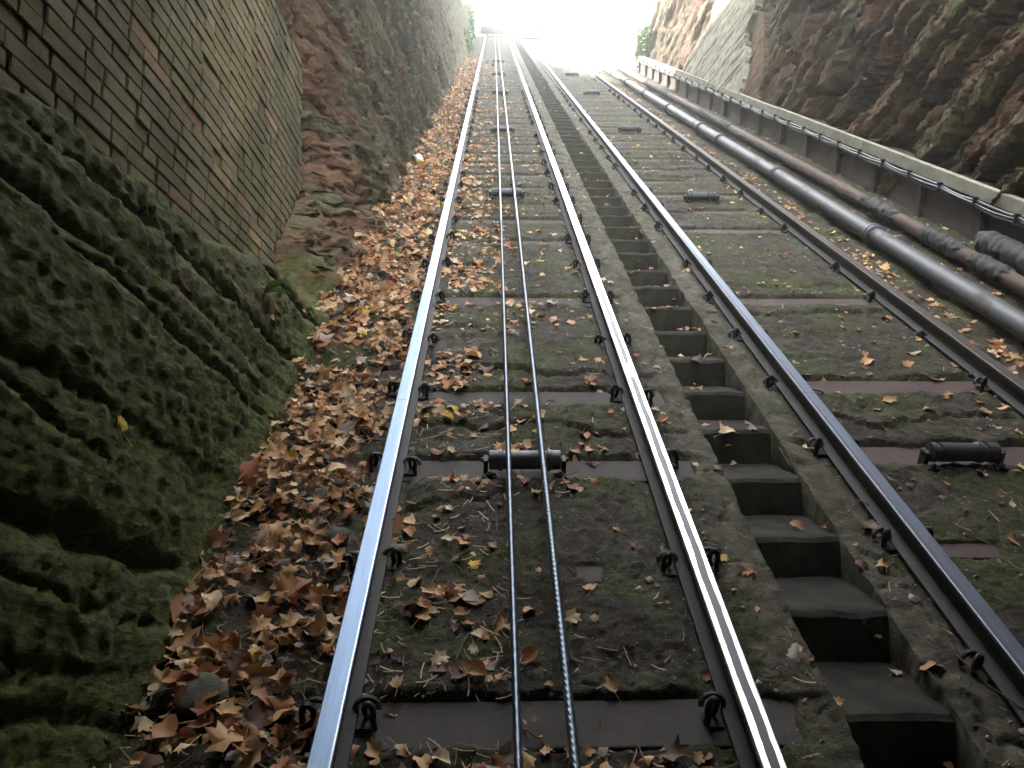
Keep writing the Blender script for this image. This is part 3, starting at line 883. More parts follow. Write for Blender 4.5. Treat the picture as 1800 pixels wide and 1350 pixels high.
def track(label, xm, ties, ex, w, rails):
    t = empty('railway_track', label, 'railway track', mw=TM(xm, 2.0, 0))
    for (xr, mat_, joints, lab) in rails:
        r = link('rail', rail_mesh(mat_, joints), t); r.location = (xr-xm, -2.0, N_RAIL)
        if lab: r['label'] = lab
        for k, s in enumerate(ties):
            if s > 19.5: break
            for sd in (-1, 1):
                if R.random() < .08: continue
                c = bpy.data.objects.new('rail_clip', clips[(sd, R.randint(0, 1))]); COL.objects.link(c); c.parent = r
                c.location = (0, s + R.uniform(-.03, .03), -N_RAIL + R.uniform(-.008, .004)); c.rotation_euler = (0, 0, R.uniform(-.25, .25)); c.scale = (1.0, 1.1, R.uniform(.9, 1.15))
    tm = tie_mesh(w, M['sleeper'] if xm < 1 else M['sleeper2'])
    for k, s in enumerate(ties):
        if s > 48: break
        o = bpy.data.objects.new('sleeper', tm); COL.objects.link(o); o.parent = t
        o.location = (R.uniform(-.02, .02)-.01, s-2.0, -.014); o.rotation_euler = (0, 0, R.uniform(-.012, .012))
    return t
track('left funicular track carrying two haulage cables, beside the leaf drift', .12, tieL, expL, 1.56,
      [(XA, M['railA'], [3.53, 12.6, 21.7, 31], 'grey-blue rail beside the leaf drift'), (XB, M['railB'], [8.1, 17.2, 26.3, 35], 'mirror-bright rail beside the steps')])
track('right funicular track between the steps and the pipes', 2.12, tieR, expR, 1.58,
      [(XC, M['railC'], [3.62, 7.75, 16.9, 26], 'dark blue rail beside the steps'), (XD, M['railD'], [5.6, 14.7, 23.8], 'rusty brown rail beside the pipes')])

# ------------------------------------------------------------------ haulage cables
def cable(name, x0, label, r, pitch, ph):
    path = np.concatenate([np.arange(.1, 7, .0065), np.arange(7, 14, .02), np.arange(14, 51, .25)])
    K = 24
    th = np.linspace(0, 2*math.pi, K, endpoint=False)[None, :]
    tw = (path*2*math.pi/pitch + ph)[:, None]
    amp = np.where(path < 7, .30, np.where(path < 14, .15, 0))[:, None]
    rr = r*(1 - amp + amp*np.abs(np.cos(3*(th - tw)))**.7)
    sag = np.zeros_like(path)
    v = np.zeros((len(path), K, 3)); v[..., 0] = rr*np.cos(th); v[..., 1] = path[:, None]; v[..., 2] = rr*np.sin(th) + sag[:, None]
    a = np.arange(len(path)*K).reshape(-1, K); b_ = np.roll(a, -1, 1)
    f = np.stack([a[:-1], b_[:-1], b_[1:], a[1:]], -1).reshape(-1, 4)
    o = link(name, mesh_np(name, v.reshape(-1, 3), f, True, M['cable'])); o.matrix_world = TM(x0, 0, .115)
    return tag(o, label, 'cable')
cable('haulage_cable', .066, 'thin steel haulage cable, the one nearer the left rail', .0115, .062, 0)
cable('haulage_cable', .207, 'coarsely twisted steel haulage cable nearer the bright rail and the steps', .0138, .150, 1)

# ------------------------------------------------------------------ cable rollers
def roller(x, s, label, sheaves=False):
    t = empty('cable_roller', label, 'cable roller', 'cable rollers along the tracks', TM(x, s, .005))
    h = .052
    if not sheaves: prof = [(-.152, .030), (-.150, .044), (-.112, .046), (-.110, .050), (-.096, .050), (-.092, .043), (.092, .043), (.096, .050), (.110, .050), (.112, .046), (.150, .044), (.152, .030)]
    else: prof = [(-.150, .03), (-.146, .046), (-.125, .047), (-.12, .036), (-.108, .036), (-.104, .047), (-.02, .044), (.055, .044), (.06, .050), (.08, .050), (.085, .034), (.098, .034), (.103, .046), (.146, .047), (.15, .03)]
    prof = [(a, r*.93) for a, r in prof]
    d = B().lathe(prof, 'X', 22, Matrix.Translation((0, 0, h))); link('drum', d.me('drum', M['roller'], True), t)
    a = B().lathe([(-.185, .011), (.185, .011)], 'X', 10, Matrix.Translation((0, 0, h))); link('axle', a.me('axle', M['iron'], True), t)
    for sd in (-1, 1):
        b = B(); b.box(sd*.166-.010, sd*.166+.010, -.028, .028, -.025, h+.010, bev=.006); b.box(sd*.150-.028, sd*.150+.028, -.070, -.035, -.02, .010, bev=.004)
        br = link('bracket', b.me('bracket', M['iron']), t)
        n = B().lathe([(.0, .013), (.012, .013), (.012, .007), (.022, .007)], 'Z', 6, Matrix.Translation((sd*.150, -.062, .012)))
        link('bolt', n.me('bolt', M['roller']), br)
rs = [3.06, 8.45, 13.0, 18.6, 23.5, 28.6]
wl = ['nearest cable roller under the two cables, with dead leaves behind it', 'second cable roller up the left track, beneath the two cables', 'third cable roller up the left track, beneath the two cables',
      'fourth cable roller up the left track, beneath the two cables', 'fifth cable roller up the left track, beneath the two cables', 'small far cable roller, last one up the left track']
wr = ['nearest black roller on the right track, with no cable on it', 'second bare cable roller up the right track', 'third bare cable roller up the right track', 'fourth bare cable roller up the right track', 'fifth bare cable roller, in the bright far part of the right track']
for s, l in zip(rs, wl): roller(.137, s, l)
for s, l in zip([3.13, 8.35, 13.2, 18.7, 23.6], wr): roller(2.06 if s < 4 else 2.10, s, l, True)

# ------------------------------------------------------------------ pipes on the right
def ring_sweep(path, rad_fn, K=28):
    th = np.linspace(0, 2*math.pi, K, endpoint=False)
    rr = rad_fn(path[:, None], th[None, :])
    v = np.zeros((len(path), K, 3)); v[..., 0] = rr*np.cos(th); v[..., 1] = path[:, None]; v[..., 2] = rr*np.sin(th)
    a = np.arange(len(path)*K).reshape(-1, K); b_ = np.roll(a, -1, 1)
    f = np.stack([a[:-1], b_[:-1], b_[1:], a[1:]], -1).reshape(-1, 4)
    return v.reshape(-1, 3), f
joints = [6.78, 9.42, 11.95, 13.15, 15.7, 18.3, 20.9, 23.5, 26.5, 29.5, 32.5]
pw = empty('water_pipe', 'fat grey cast-iron pipe with raised collars running beside the rusty rail', 'pipe', mw=TM(3.19, 4.0, .085))
edges = [2.2] + joints[:8] + [26.3]
PR = .070
for a, b_ in zip(edges[:-1], edges[1:]):
    path = np.linspace(a+.002, b_-.002, 8)
    vv, ff = ring_sweep(path, lambda p, t: PR + .0015*np.cos(t*2+p))
    o = link('pipe_length', mesh_np('pipe_length', vv, ff, True, M['pipe']), pw); o.location = (0, -4.0, 0)
cp = [(-.065, PR+.001), (-.062, .081), (-.052, .090), (-.040, .083), (-.005, .080), (.0, .086), (.024, .089), (.034, .083), (.037, PR+.001)]
cme = B().lathe(cp, 'Y', 30).me('pipe_collar', M['pipe'], True)
for j in joints[:8]:
    o = bpy.data.objects.new('pipe_collar', cme); COL.objects.link(o); o.parent = pw; o.location = (0, j-4.0, 0)

rp = empty('rusty_pipe', 'rusty brown pipe with torn black wrapping behind the fat grey pipe', 'pipe', mw=TM(3.64, 6.0, .09))
path = np.concatenate([np.arange(3.8, 14, .05), np.arange(14, 26.4, .3)])
vv, ff = ring_sweep(path, lambda p, t: .058 + .003*fbm(p*6, np.cos(t)*2, np.sin(t)*2, 2))
o = link('pipe_body', mesh_np('pipe_body', vv, ff, True, M['rustpipe']), rp); o.location = (0, -6, 0)
def wrap_mesh(a, b_, seed, r0):
    path = np.arange(a, b_, .012)
    def rf(p, t):
        edge = np.minimum(p-a, b_-p)
        gone = sst(.02, .10, edge + .10*fbm(np.cos(t)*2, np.sin(t)*2, seed, 3))
        return r0 - .012 + gone*(.018 + .007*np.abs(np.sin(p*34 + t*.7 + fbm(p*3, t*0+seed, 1, 2)*3)) + .010*fbm(p*9, np.cos(t)*2.4, np.sin(t)*2.4+seed, 3))
    return mesh_np('pipe_wrap', *ring_sweep(path, rf, 26), True, M['wrap'])
for k, (a, b_) in enumerate([(4.0, 5.3), (5.5, 6.05), (6.12, 6.85), (7.25, 8.15), (13.0, 15.2), (18.0, 18.8), (20.5, 25)]):
    o = link('pipe_wrap', wrap_mesh(a, b_, k*3.3, .062), rp); o.location = (0, -6, 0)
def half_wrap(a, b_, seed):
    path = np.arange(a, b_, .012)
    def rf(p, t):
        low = sst(-.2, .25, -np.sin(t) - .10 + .55*fbm(p*5, np.cos(t)*1.5, seed, 4, .6) + .3*(-np.cos(t)))
        return .051 + low*(.013 + .004*np.abs(np.sin(p*40)) + .005*fbm(p*9, t, seed, 3))
    return mesh_np('pipe_wrap', *ring_sweep(path, rf, 28), True, M['wrap'])
o = link('pipe_wrap', half_wrap(8.1, 13.0, 2.2), rp); o.location = (0, -6, 0); o['label'] = 'ragged black wrapping left on the underside'
bp = wrap_mesh(4.6, 6.45, 8.8, .088); bp.name = 'broken_pipe'
o = tag(link('broken_pipe', bp), 'broken end of a thick black pipe at the foot of the cable ledge', 'pipe'); o.matrix_world = TM(3.93, 0, .13)

# ------------------------------------------------------------------ cable ledge (low wall with pale top board) on the right
lw = empty('cable_ledge', 'low dark retaining wall with a pale top board under the right cliff', 'retaining wall', mw=TM(4.06, 5.0, 0))
VZ = Matrix.Shear('XY', 4, (0, 0))
def plumb(b_h):  # height h straight up, given in track coordinates (ds, dn)
    return b_h*SA, b_h*CA
s0, s1 = 4.0, 27.0
def bed_panel(a, b_):
    n = max(3, int((b_-a)/.05)); hs = np.linspace(-.12, .43, 14)
    P_ = np.linspace(a, b_, n); SS, HH = np.meshgrid(P_, hs, indexing='ij')
    XX = .02 + .012*fbm(SS*5, HH*9, 3, 3) + .03*np.abs(pnoise(SS*2.2, HH*.6, 8.)) - .015*(HH < .06)
    v = np.stack([XX, SS + 0*HH, HH*1.0], -1).reshape(-1, 3)
    return mesh_np('panel', v, grid_faces(n, 14), True, M['panel'])
posts = list(np.arange(4.6, 25.2, 1.05))
for a, b_ in zip(posts[:-1], posts[1:]):
    o = link('panel', bed_panel(a, b_), lw); o.location = (0, -5, 0)
pb = B(); pb.box(-.03, .06, -.035, .035, -.15, .40, bev=.008); pme = pb.me('post', M['panel'])
for p_ in posts:
    o = bpy.data.objects.new('post', pme); COL.objects.link(o); o.parent = lw; o.location = (R.uniform(-.01, .01), p_-5, 0); o.rotation_euler = (rad(-12)+R.uniform(-.05, .05), 0, R.uniform(-.1, .1))
bl = 3.0; a = 3.2
while a < 25:
    b_ = min(a + bl, 25.4)
    n = 12; bb = B(); bb.box(-.035, .03, a+.004, b_-.004, .375+R.uniform(-.004, .004), .487, bev=.006)
    o = link('board', bb.me('board', M['board']), lw); o.location = (R.uniform(-.006, .004), -5, R.uniform(-.006, .006))
    a = b_
cap = B(); cap.box(.03, .30, 3.2, 25.3, .36, .44, bev=.01)
o = link('ledge_top', cap.me('ledge_top', M['panel']), lw); o.location = (0, -5, 0)
o = None
clip_s = list(np.arange(6.2, 25, .60))
def run(x, n, r, mat_, label, seed):
    pts = []
    for s in np.arange(3.4, 25.2, .075):
        f = ((s-6.2)/.60) % 1
        sag = -.009*math.sin(math.pi*f)*(1+.5*math.sin(seed+int((s-6.2)/.6)*2.1))
        pts.append((x + .004*math.sin(s*3+seed), s, n + sag + .005*math.sin(s*5.1+seed)))
    b = B().tube(pts, r, 7)
    o = tag(link('power_cable', b.me('power_cable', mat_, True)), label, 'cable'); o.matrix_world = RX
run(4.002, .372, .0115, M['cord'], 'pale blue-grey cable clipped along the ledge board, uppermost of the bundle', .3)
run(3.995, .350, .011, M['blackcord'], 'black cable sagging under the ledge board, middle of the bundle', 1.7)
run(4.002, .330, .0105, M['cord'], 'pale blue-grey cable hanging lowest of the bundle on the ledge', 3.1)
cb = B(); cb.box(-.024, .014, -.012, .012, -.046, .034, bev=.004); cb.box(-.03, .01, -.02, .02, .02, .042, bev=.004)
cme = cb.me('cable_clip', M['iron'])
for s in clip_s:
    o = bpy.data.objects.new('cable_clip', cme); COL.objects.link(o); o.parent = lw; o.location = (4.002-4.06, s-5, .362); o.rotation_euler = (0, 0, R.uniform(-.2, .2))

# pale rendered buttress and dressed red rock on the right cliff
def facing(name, poly, xoff, thick, mat_, label, cat, bed):
    ps = [unproject(px, py, 4.25) for px, py in poly]
    ys_ = [p[0] for p in ps]; zs_ = [p[1] for p in ps]
    ya = np.arange(min(ys_)-.1, max(ys_)+.1, .03); za = np.arange(min(zs_)-.1, max(zs_)+.1, .03)
    Y, Zg = np.meshgrid(ya, za, indexing='ij')
    yw, zw = Y+.06*fbm(Y*2, Zg*2, 3, 3), Zg+.06*fbm(Y*2, Zg*2, 7, 3)
    ins = np.zeros(Y.shape, bool)
    for i in range(len(ps)):
        (y1, z1), (y2, z2) = ps[i], ps[i-1]
        c = ((z1 > zw) != (z2 > zw)) & (yw < (y2-y1)*(zw-z1)/(z2-z1+1e-9)+y1)
        ins ^= c
    h = Zg - Y*TA
    XX = 4.20 + .17*np.clip(h-.5, 0, 9) + xoff + .03*fbm(Y*.8, Zg*.8, 9, 3) + .012*fbm(Y*4, Zg*9, 4, 4)
    e, off, g = layers(77, 0, 40, .09, .24)
    zz = Zg - .02*Y + .01*fbm(Y*2, Zg*2, 1, 2); i = np.clip(np.searchsorted(e, zz)-1, 0, len(e)-2); d = np.minimum(zz-e[i], e[i+1]-zz)
    XX = XX + bed*(.022*np.exp(-(d/.014)**2)*sst(-.1, .25, pnoise(Y*1.6+i*3, i*1.7, 2.)) + .008*off[i])
    q = ins[:-1, :-1] & ins[1:, 1:] & ins[1:, :-1] & ins[:-1, 1:]
    f = grid_faces(len(ya), len(za), True, q)
    v, f = compact(np.stack([XX, Y, Zg], -1).reshape(-1, 3), f)
    me = mesh_np(name, v, f, True, mat_)
    for k in ('moss', 'pale'): fattr(me, k, np.full(len(v), .1))
    fattr(me, 'red', np.full(len(v), 1.1))
    o = tag(link(name, me), label, cat)
    md = o.modifiers.new('thickness', 'SOLIDIFY'); md.thickness = thick; md.offset = -1
    return o
facing('concrete_facing', [(1215, 140), (1323, 180), (1322, 100), (1312, 60), (1322, 0), (1312, -60), (1258, -60), (1246, 55), (1218, 100)], -.17, .35, M['render'],
       'pale concrete facing over the right cliff, scored with slanting lines', 'concrete facing', 1.0)
facing('dressed_rock', [(1322, 170), (1346, 190), (1348, 110), (1338, 40), (1318, 12), (1314, 60), (1322, 100)], -.10, .35, M['rock'],
       'smooth red strip of dressed rock beside the pale concrete facing', 'rock', .7)

# ------------------------------------------------------------------ head of the incline: upper carriage, buffer, landing
def box_obj(name, parent, mat_, dims, bev=0.0):
    b = B(); b.box(*dims, bev=bev); return link(name, b.me(name, mat_), parent)
uc_at = W(2.1, 44.0, .18)
uc = empty('funicular_carriage', 'carriage waiting at the head of the right track, washed out by sunlight', 'carriage', mw=Matrix.Translation(uc_at))
fb = B(); L = 3.6; hh = L*TA*.92
for sd in (-.62, .62):
    fb.box(sd-.05, sd+.05, 0, L, hh-.12, hh, bev=.01)
    fb.tube([(sd, 0, 0), (sd, L, hh-.1)], .06, 6); fb.tube([(sd, .05, 0), (sd, .05, hh)], .06, 6)
    fb.tube([(sd, L*.5, hh), (sd, .05, .05)], .04, 6)
fb.box(-.7, .7, -.05, .08, -.05, .16); fb.box(-.75, .75, -.04, .06, hh-.2, hh)
fb.tube([(-.6, .0, .1), (0, .0, hh-.2)], .05, 6); fb.tube([(.6, .0, .1), (0, .0, hh-.2)], .05, 6)
link('underframe', fb.me('underframe', M['underframe']), uc)
box_obj('body', uc, M['carbody'], (-.85, .85, 0, L, hh, hh+.95), .04)
for xw in (-.42, .42): box_obj('window', uc, M['glass'], (xw-.33, xw+.33, -.012, .03, hh+1.02, hh+1.75), .01)
cb = B()
for xp in (-.85, -.045, .77): cb.box(xp, xp+.08, 0, .08, hh+.9, hh+1.85)
cb.box(-.85, .85, 0, .08, hh+1.78, hh+1.9); cb.box(-.85, .85, L-.08, L, hh+.9, hh+1.9)
link('pillars', cb.me('pillars', M['carbody']), uc)
rfm = B(); rfm.tube([(0, -.15, hh+1.55), (0, L+.15, hh+1.55)], .97, 24)
rme = rfm.me('roof', M['carbody'], True)
bm = bmesh.new(); bm.from_mesh(rme); bmesh.ops.bisect_plane(bm, geom=bm.verts[:]+bm.edges[:]+bm.faces[:], plane_co=(0, 0, hh+1.88), plane_no=(0, 0, 1), clear_inner=True); bm.to_mesh(rme); bm.free()
link('roof', rme, uc)
wh = B().lathe([(-.05, .2), (-.03, .24), (.03, .24), (.05, .2)], 'X', 18).me('wheel', M['underframe'], True)
for sd in (-.56, .56):
    for yy in (.35, L-.4):
        o = bpy.data.objects.new('wheel', wh); COL.objects.link(o); o.parent = uc; o.location = (sd, yy, yy*TA+.12)
bs = empty('buffer_stop', 'low brown timber buffer across the head of the left track', 'buffer', mw=TM(.14, 49.2, 0))
box_obj('beam', bs, M['timber'], (-.85, .85, -.12, .12, .15, .55), .02)
for sd in (-.55, .55): box_obj('strut', bs, M['timber'], (sd-.09, sd+.09, -.1, .8, -.2, .5), .02)
box_obj('sill', bs, M['timber'], (-1.0, 1.0, -.16, .9, -.10, .06), .02)
b = B(); q = W(0, 52.2, 0); b.box(-2.2, 3.1, q.y, q.y+8, q.z-4, q.z+.35)
tag(link('landing', b.me('landing', M['stone'])), kind='structure')

# ------------------------------------------------------------------ unseen lower station behind the viewer, added to block sky light
sb = empty('station_blocker', 'unseen lower station added behind the viewer to block sky light', 'station', mw=Matrix.Translation((1.6, -1.6, -1.5)))
b = B(); b.box(-3.6, 3.6, -4, 0, 0, 5.6); link('wall', b.me('wall', M['mortar']), sb)
b = B(); b.box(-3.7, 3.7, -4.1, 3.0, 5.75, 6.0); link('roof', b.me('roof', M['timber']), sb)  # roof carried forward out of view to darken the near bed

# ------------------------------------------------------------------ trees on the cliff tops, whose leaves lie on the track; unseen crowns placed to shade it
def tree(base, h, crown, count, label, seed):
    r = np.random.default_rng(seed); t = empty('autumn_tree', label, 'tree', 'trees on the cliff tops', Matrix.Translation(base))
    b = B(); b.tube([(0, 0, -.5), (.1, .05, h*.35), (.0, .2, h*.7), (.1, .1, h)], .28, 10, [1, .8, .55, .2])
    for k in range(9):
        a = k*2.4; q = np.array([math.cos(a)*crown[0]*.7, math.sin(a)*crown[1]*.7, h*.75+crown[2]*r.uniform(-.3, .5)])
        b.tube([(0, .1, h*.45), tuple(q*np.array([.5, .5, .85])), tuple(q)], .12, 6, [1, .6, .2])
    link('trunk', b.me('trunk', M['twig'], True), t)
    g = r.normal(size=(count, 3)); g /= np.linalg.norm(g, axis=1)[:, None]; g *= (r.random(count)**.45)[:, None]
    keep = fbm(g[:, 0]*2.2+seed, g[:, 1]*2.2, g[:, 2]*2.2, 3) > -.25
    g = g[keep]*np.array(crown) + np.array([0, 0, h*.85])
    a_ = r.normal(size=g.shape); a_ /= np.linalg.norm(a_, axis=1)[:, None]; b_ = np.cross(a_, r.normal(size=g.shape)); b_ /= np.linalg.norm(b_, axis=1)[:, None]
    l = r.uniform(.12, .26, len(g))[:, None]
    v = np.stack([g-a_*l, g+b_*l*.6, g+a_*l, g-b_*l*.6], 1).reshape(-1, 3)
    link('crown', mesh_np('crown', v, np.arange(len(v)).reshape(-1, 4), False, LEAFY), t)
LEAFY = m_leaf('autumn_crown', (.20, .13, .035))
tree(W(8.3, 6.0, 8.8), 5.0, (4.8, 4.4, 2.6), 14000, 'spreading autumn tree on top of the right cliff beside the ledge pipes', 21)
tree(W(8.5, 13.0, 8.0), 5.0, (4.4, 4.0, 2.4), 11000, 'second autumn tree further along the top of the right cliff', 22)
tree(W(-4.0, 1.5, 9.4), 4.6, (3.8, 3.6, 2.4), 9000, 'autumn tree overhanging from the top of the left cliff', 23)

# ------------------------------------------------------------------ leaves
def leaf_shape(kind, rnd):
    if kind == 'ovate':
        out = [(0, -.5), (.22, -.38), (.36, -.12), (.34, .12), (.20, .34), (0, .58), (-.20, .34), (-.34, .12), (-.36, -.12), (-.22, -.38)]
    elif kind == 'maple':
        out = []
        tips = [(-2.5, .40), (-2.0, .33), (-1.35, .52), (-1.0, .38), (-.66, .56), (-.33, .42), (0, .64), (.33, .42), (.66, .56), (1.0, .38), (1.35, .52), (2.0, .33), (2.5, .40), (math.pi, .22)]
        for a, r in tips: out.append((r*math.sin(a), r*math.cos(a)))
    elif kind == 'kite':
        out = [(0, -.5), (.30, -.30), (.46, .05), (.22, .16), (.12, .50), (0, .42), (-.16, .48), (-.24, .14), (-.44, .0), (-.30, -.32)]
    else:
        out = [(0, -.42), (.26, -.34), (.44, -.02), (.24, .06), (.20, .36), (.04, .26), (-.06, .54), (-.18, .22), (-.42, .22), (-.34, -.06), (-.30, -.32)]
    out = [(x*rnd.uniform(.85, 1.15), y*rnd.uniform(.88, 1.12)) for x, y in out]
    fold, curl, twist = rnd.uniform(-.5, .9), rnd.uniform(-1.0, 1.1), rnd.uniform(-.9, .9)
    ph = rnd.uniform(0, 6)
    inner = [(x*.52, y*.52) for x, y in out]
    pts = [(0, 0)] + inner + out
    P3 = []
    for x, y in pts:
        r2 = x*x+y*y
        z = fold*abs(x)*.75 + curl*y*y*.9 + twist*x*y*1.3 + .16*math.sin(5*math.atan2(y, x)+ph)*r2*2.2
        P3.append((x, y, z))
    n = len(out); F = []
    for i in range(n):
        j = (i+1) % n
        F.append((0, 1+j, 1+i)); F.append((1+i, 1+j, 1+n+j)); F.append((1+i, 1+n+j, 1+n+i))
    # stalk
    k = len(P3); ln = rnd.uniform(.35, .8); cy = rnd.uniform(-.3, .3)
    base = P3[1+n] if kind != 'maple' else (0, -.12, 0)
    zt = rnd.uniform(-.02, .25)
    seq = [base, (cy*.4, base[1]-ln*.5, base[2]*.5+zt*.4), (cy, base[1]-ln, zt)]
    for (x, y, z) in seq: P3 += [(x-.014, y, z), (x+.014, y, z+.008)]
    F += [(k, k+1, k+3), (k, k+3, k+2), (k+2, k+3, k+5), (k+2, k+5, k+4)]
    return np.array(P3), np.array(F)
lr = random.Random(5)
shapes = [leaf_shape(kd, lr) for kd in ('ovate', 'kite', 'lobed', 'maple', 'ovate', 'kite', 'lobed', 'maple', 'ovate', 'lobed', 'kite', 'maple')]
LC = [('copper brown', (.40, .19, .080), .28), ('tan', (.55, .325, .15), .27), ('pale buff', (.66, .48, .29), .15), ('dark brown', (.12, .060, .036), .14),
      ('russet', (.32, .11, .045), .09), ('grey-brown', (.33, .27, .215), .08), ('yellow', (.60, .38, .06), .02)]
LM = [m_leaf('leaf_'+n.replace(' ', '_').replace('-', '_'), c) for n, c, _ in LC]
wts = np.array([w for _, _, w in LC]); wts /= wts.sum()

def dens(x, s):
    pat = sst(-.35, .45, fbm(x*2.4, s*1.7, 71, 3))
    d = np.zeros(np.shape(x))
    d = np.where(x < -.46, 1050*(.26+.85*sst(-.30, .15, fbm(x*3.3, s*2.3, 72, 4))), d)
    inner = np.interp(x, [-.40, -.25, .0, .2, .45, .62], [620, 480, 230, 85, 60, 80])
    dl, _, _, _ = bay(s, tieL, expL); dr, _, _, _ = bay(s, tieR, expR)
    bl = gauss(dl+.15, .07); brr = gauss(dr+.15, .06)
    d = np.where((x > -.39) & (x < .66), inner*(.12+1.1*pat) + 190*bl*pat*sst(.5, -.4, x)+80*bl*pat, d)
    d = np.where((x > .74) & (x < .98), 34*(.3+pat), d)
    d = np.where((x > .99) & (x < 1.31), 34, d)
    d = np.where((x > 1.32) & (x < 1.50), 26*(.3+pat), d)
    d = np.where((x > 1.58) & (x < 2.62), 30*(.15+pat) + 60*brr*pat*sst(1.7, 2.5, x) + 30*sst(2.2, 2.6, x)*pat, d)
    d = np.where((x > 2.70) & (x < 3.07), 210*(.25+.9*pat), d)
    d = np.where((x > 3.22) & (x < 4.05), 45*(.2+pat), d)
    d = np.where((s < 1.60) & (x > -.38) & (x < .64), 260, d)
    d = np.where((np.abs(dl) < .08) & (x > -.39) & (x < .66) & (s < 6), d*.45, d)
    return d * np.interp(s, [0, 5, 9, 14, 20, 30], [1, 1, .72, .5, .38, .3])
n_try = 110000
# more candidates close to the camera, weighted back
s_c = np.exp(rng.uniform(math.log(1.0), math.log(30), n_try)); x_c = rng.uniform(-1.12, 4.05, n_try)
area_w = s_c*math.log(30)*5.17/n_try
keep = rng.random(n_try) < dens(x_c, s_c)*area_w
x_c, s_c = x_c[keep], s_c[keep]
n = len(x_c)
litter = x_c < -.45
size = np.clip(rng.lognormal(math.log(.047), .38, n), .020, .105)
size = np.where(litter, size*1.05, size); 
size = size*np.where((x_c > .7) & (x_c < 2.62), .85, 1)
ci = rng.choice(len(LC), n, p=wts)
pile = sst(-.46, -.62, x_c)
n_c = ground_h(x_c, s_c) + rng.uniform(0, 1, n)**1.5*.05*pile + .006 + size*.05
instair = (x_c > .985) & (x_c < 1.315)
fr = ((s_c-LIP0) % PITCH)
n_c = np.where(instair, np.where(fr < .045, .0, np.where(fr < .35, -.116*(fr-.045)/.31, -.116+.116*(fr-.35)/.08)) , n_c)
tilt = np.where(litter, rng.uniform(0, .95, n), rng.uniform(0, .55, n)); yaw = rng.uniform(0, 2*math.pi, n); tdir = rng.uniform(0, 2*math.pi, n)
flip = rng.random(n) < .35
mats3 = []
def rot(yaw, tilt, tdir, fl):
    Rm = Matrix.Rotation(tdir, 3, 'Z') @ Matrix.Rotation(tilt, 3, 'X') @ Matrix.Rotation(yaw-tdir, 3, 'Z')
    if fl: Rm = Rm @ Matrix.Rotation(math.pi, 3, 'Y')
    return Rm
si = rng.integers(0, len(shapes), n)
size = np.where(ci == 6, np.minimum(size, .065), size)
world_p = np.stack([x_c, s_c*CA-n_c*SA, s_c*SA+n_c*CA], -1)
pu, pv, pz = project(world_p)
inview = (pu > 5) & (pu < 1795) & (pv > 5) & (pv < 1345)
big = np.argsort(np.where(inview, -size/pz, 0))[:300]
isbig = np.zeros(n, bool); isbig[big] = True
zone_txt = lambda x: ('in left drift' if x < -.45 else 'between grey-blue rail and cables' if x < .07 else
                      'between cables and bright rail' if x < .70 else 'beside the steps' if x < 1.5 else
                      'on right track bed' if x < 2.66 else 'between rusty rail and pipes')
SHN = ['oval', 'kite-shaped', 'ragged', 'star-lobed', 'oval', 'kite-shaped', 'ragged', 'star-lobed', 'oval', 'ragged', 'kite-shaped', 'star-lobed']
def leaf_label(i):
    st_ = 'large ' if size[i] > .085 else 'small ' if size[i] < .055 else ''
    st_ += 'upturned ' if tilt[i] > .62 else 'flat ' if tilt[i] < .2 else ''
    s = s_c[i]; x = x_c[i]
    if x < -.45:
        a_ = 'at cliff foot' if x < -.82 else 'mid way to rail' if x < -.60 else 'close under rail'
        p_ = 'below lowest sleeper' if s < 1.75 else 'by second slab' if s < 2.4 else 'below nearest roller' if s < 3.0 else 'by rail joint' if s < 3.8 else 'further up the drift'
        return st_ + LC[ci[i]][0] + ' ' + SHN[si[i]] + ' leaf in drift ' + a_ + ', ' + p_
    p_ = 'by lowest sleeper' if s < 1.95 else 'below nearest roller' if s < 2.95 else 'above nearest roller' if s < 3.7 else 'further up'
    return st_ + LC[ci[i]][0] + ' ' + SHN[si[i]] + ' leaf ' + zone_txt(x) + ', ' + p_
leaf_me = {}
def leaf_mesh(s, c):
    if (s, c) not in leaf_me:
        P3, F = shapes[s]
        leaf_me[(s, c)] = mesh_np('fallen_leaf', P3, F, True, LM[c])
    return leaf_me[(s, c)]
lv, lf, lc, off = [], [], [], 0
RX3 = np.array(RX.to_3x3())
for i in range(n):
    Rm = rot(yaw[i], tilt[i], tdir[i], flip[i])
    if isbig[i]:
        o = bpy.data.objects.new('fallen_leaf', leaf_mesh(int(si[i]), int(ci[i]))); COL.objects.link(o)
        o.matrix_world = Matrix.Translation(Vector(world_p[i])) @ (RX.to_3x3() @ Rm).to_4x4() @ Matrix.Scale(size[i], 4)
        tag(o, leaf_label(i), 'leaf', 'fallen leaves')
    else:
        P3, F = shapes[si[i]]
        lv.append(P3 @ (np.array(Rm).T)*size[i] + np.array([x_c[i], s_c[i], n_c[i]]))
        lf.append(F + off); off += len(P3)
        cc = np.array(LC[ci[i]][1])*rng.uniform(.75, 1.2)
        lc.append(np.tile(np.append(cc, 1), (len(P3), 1)))
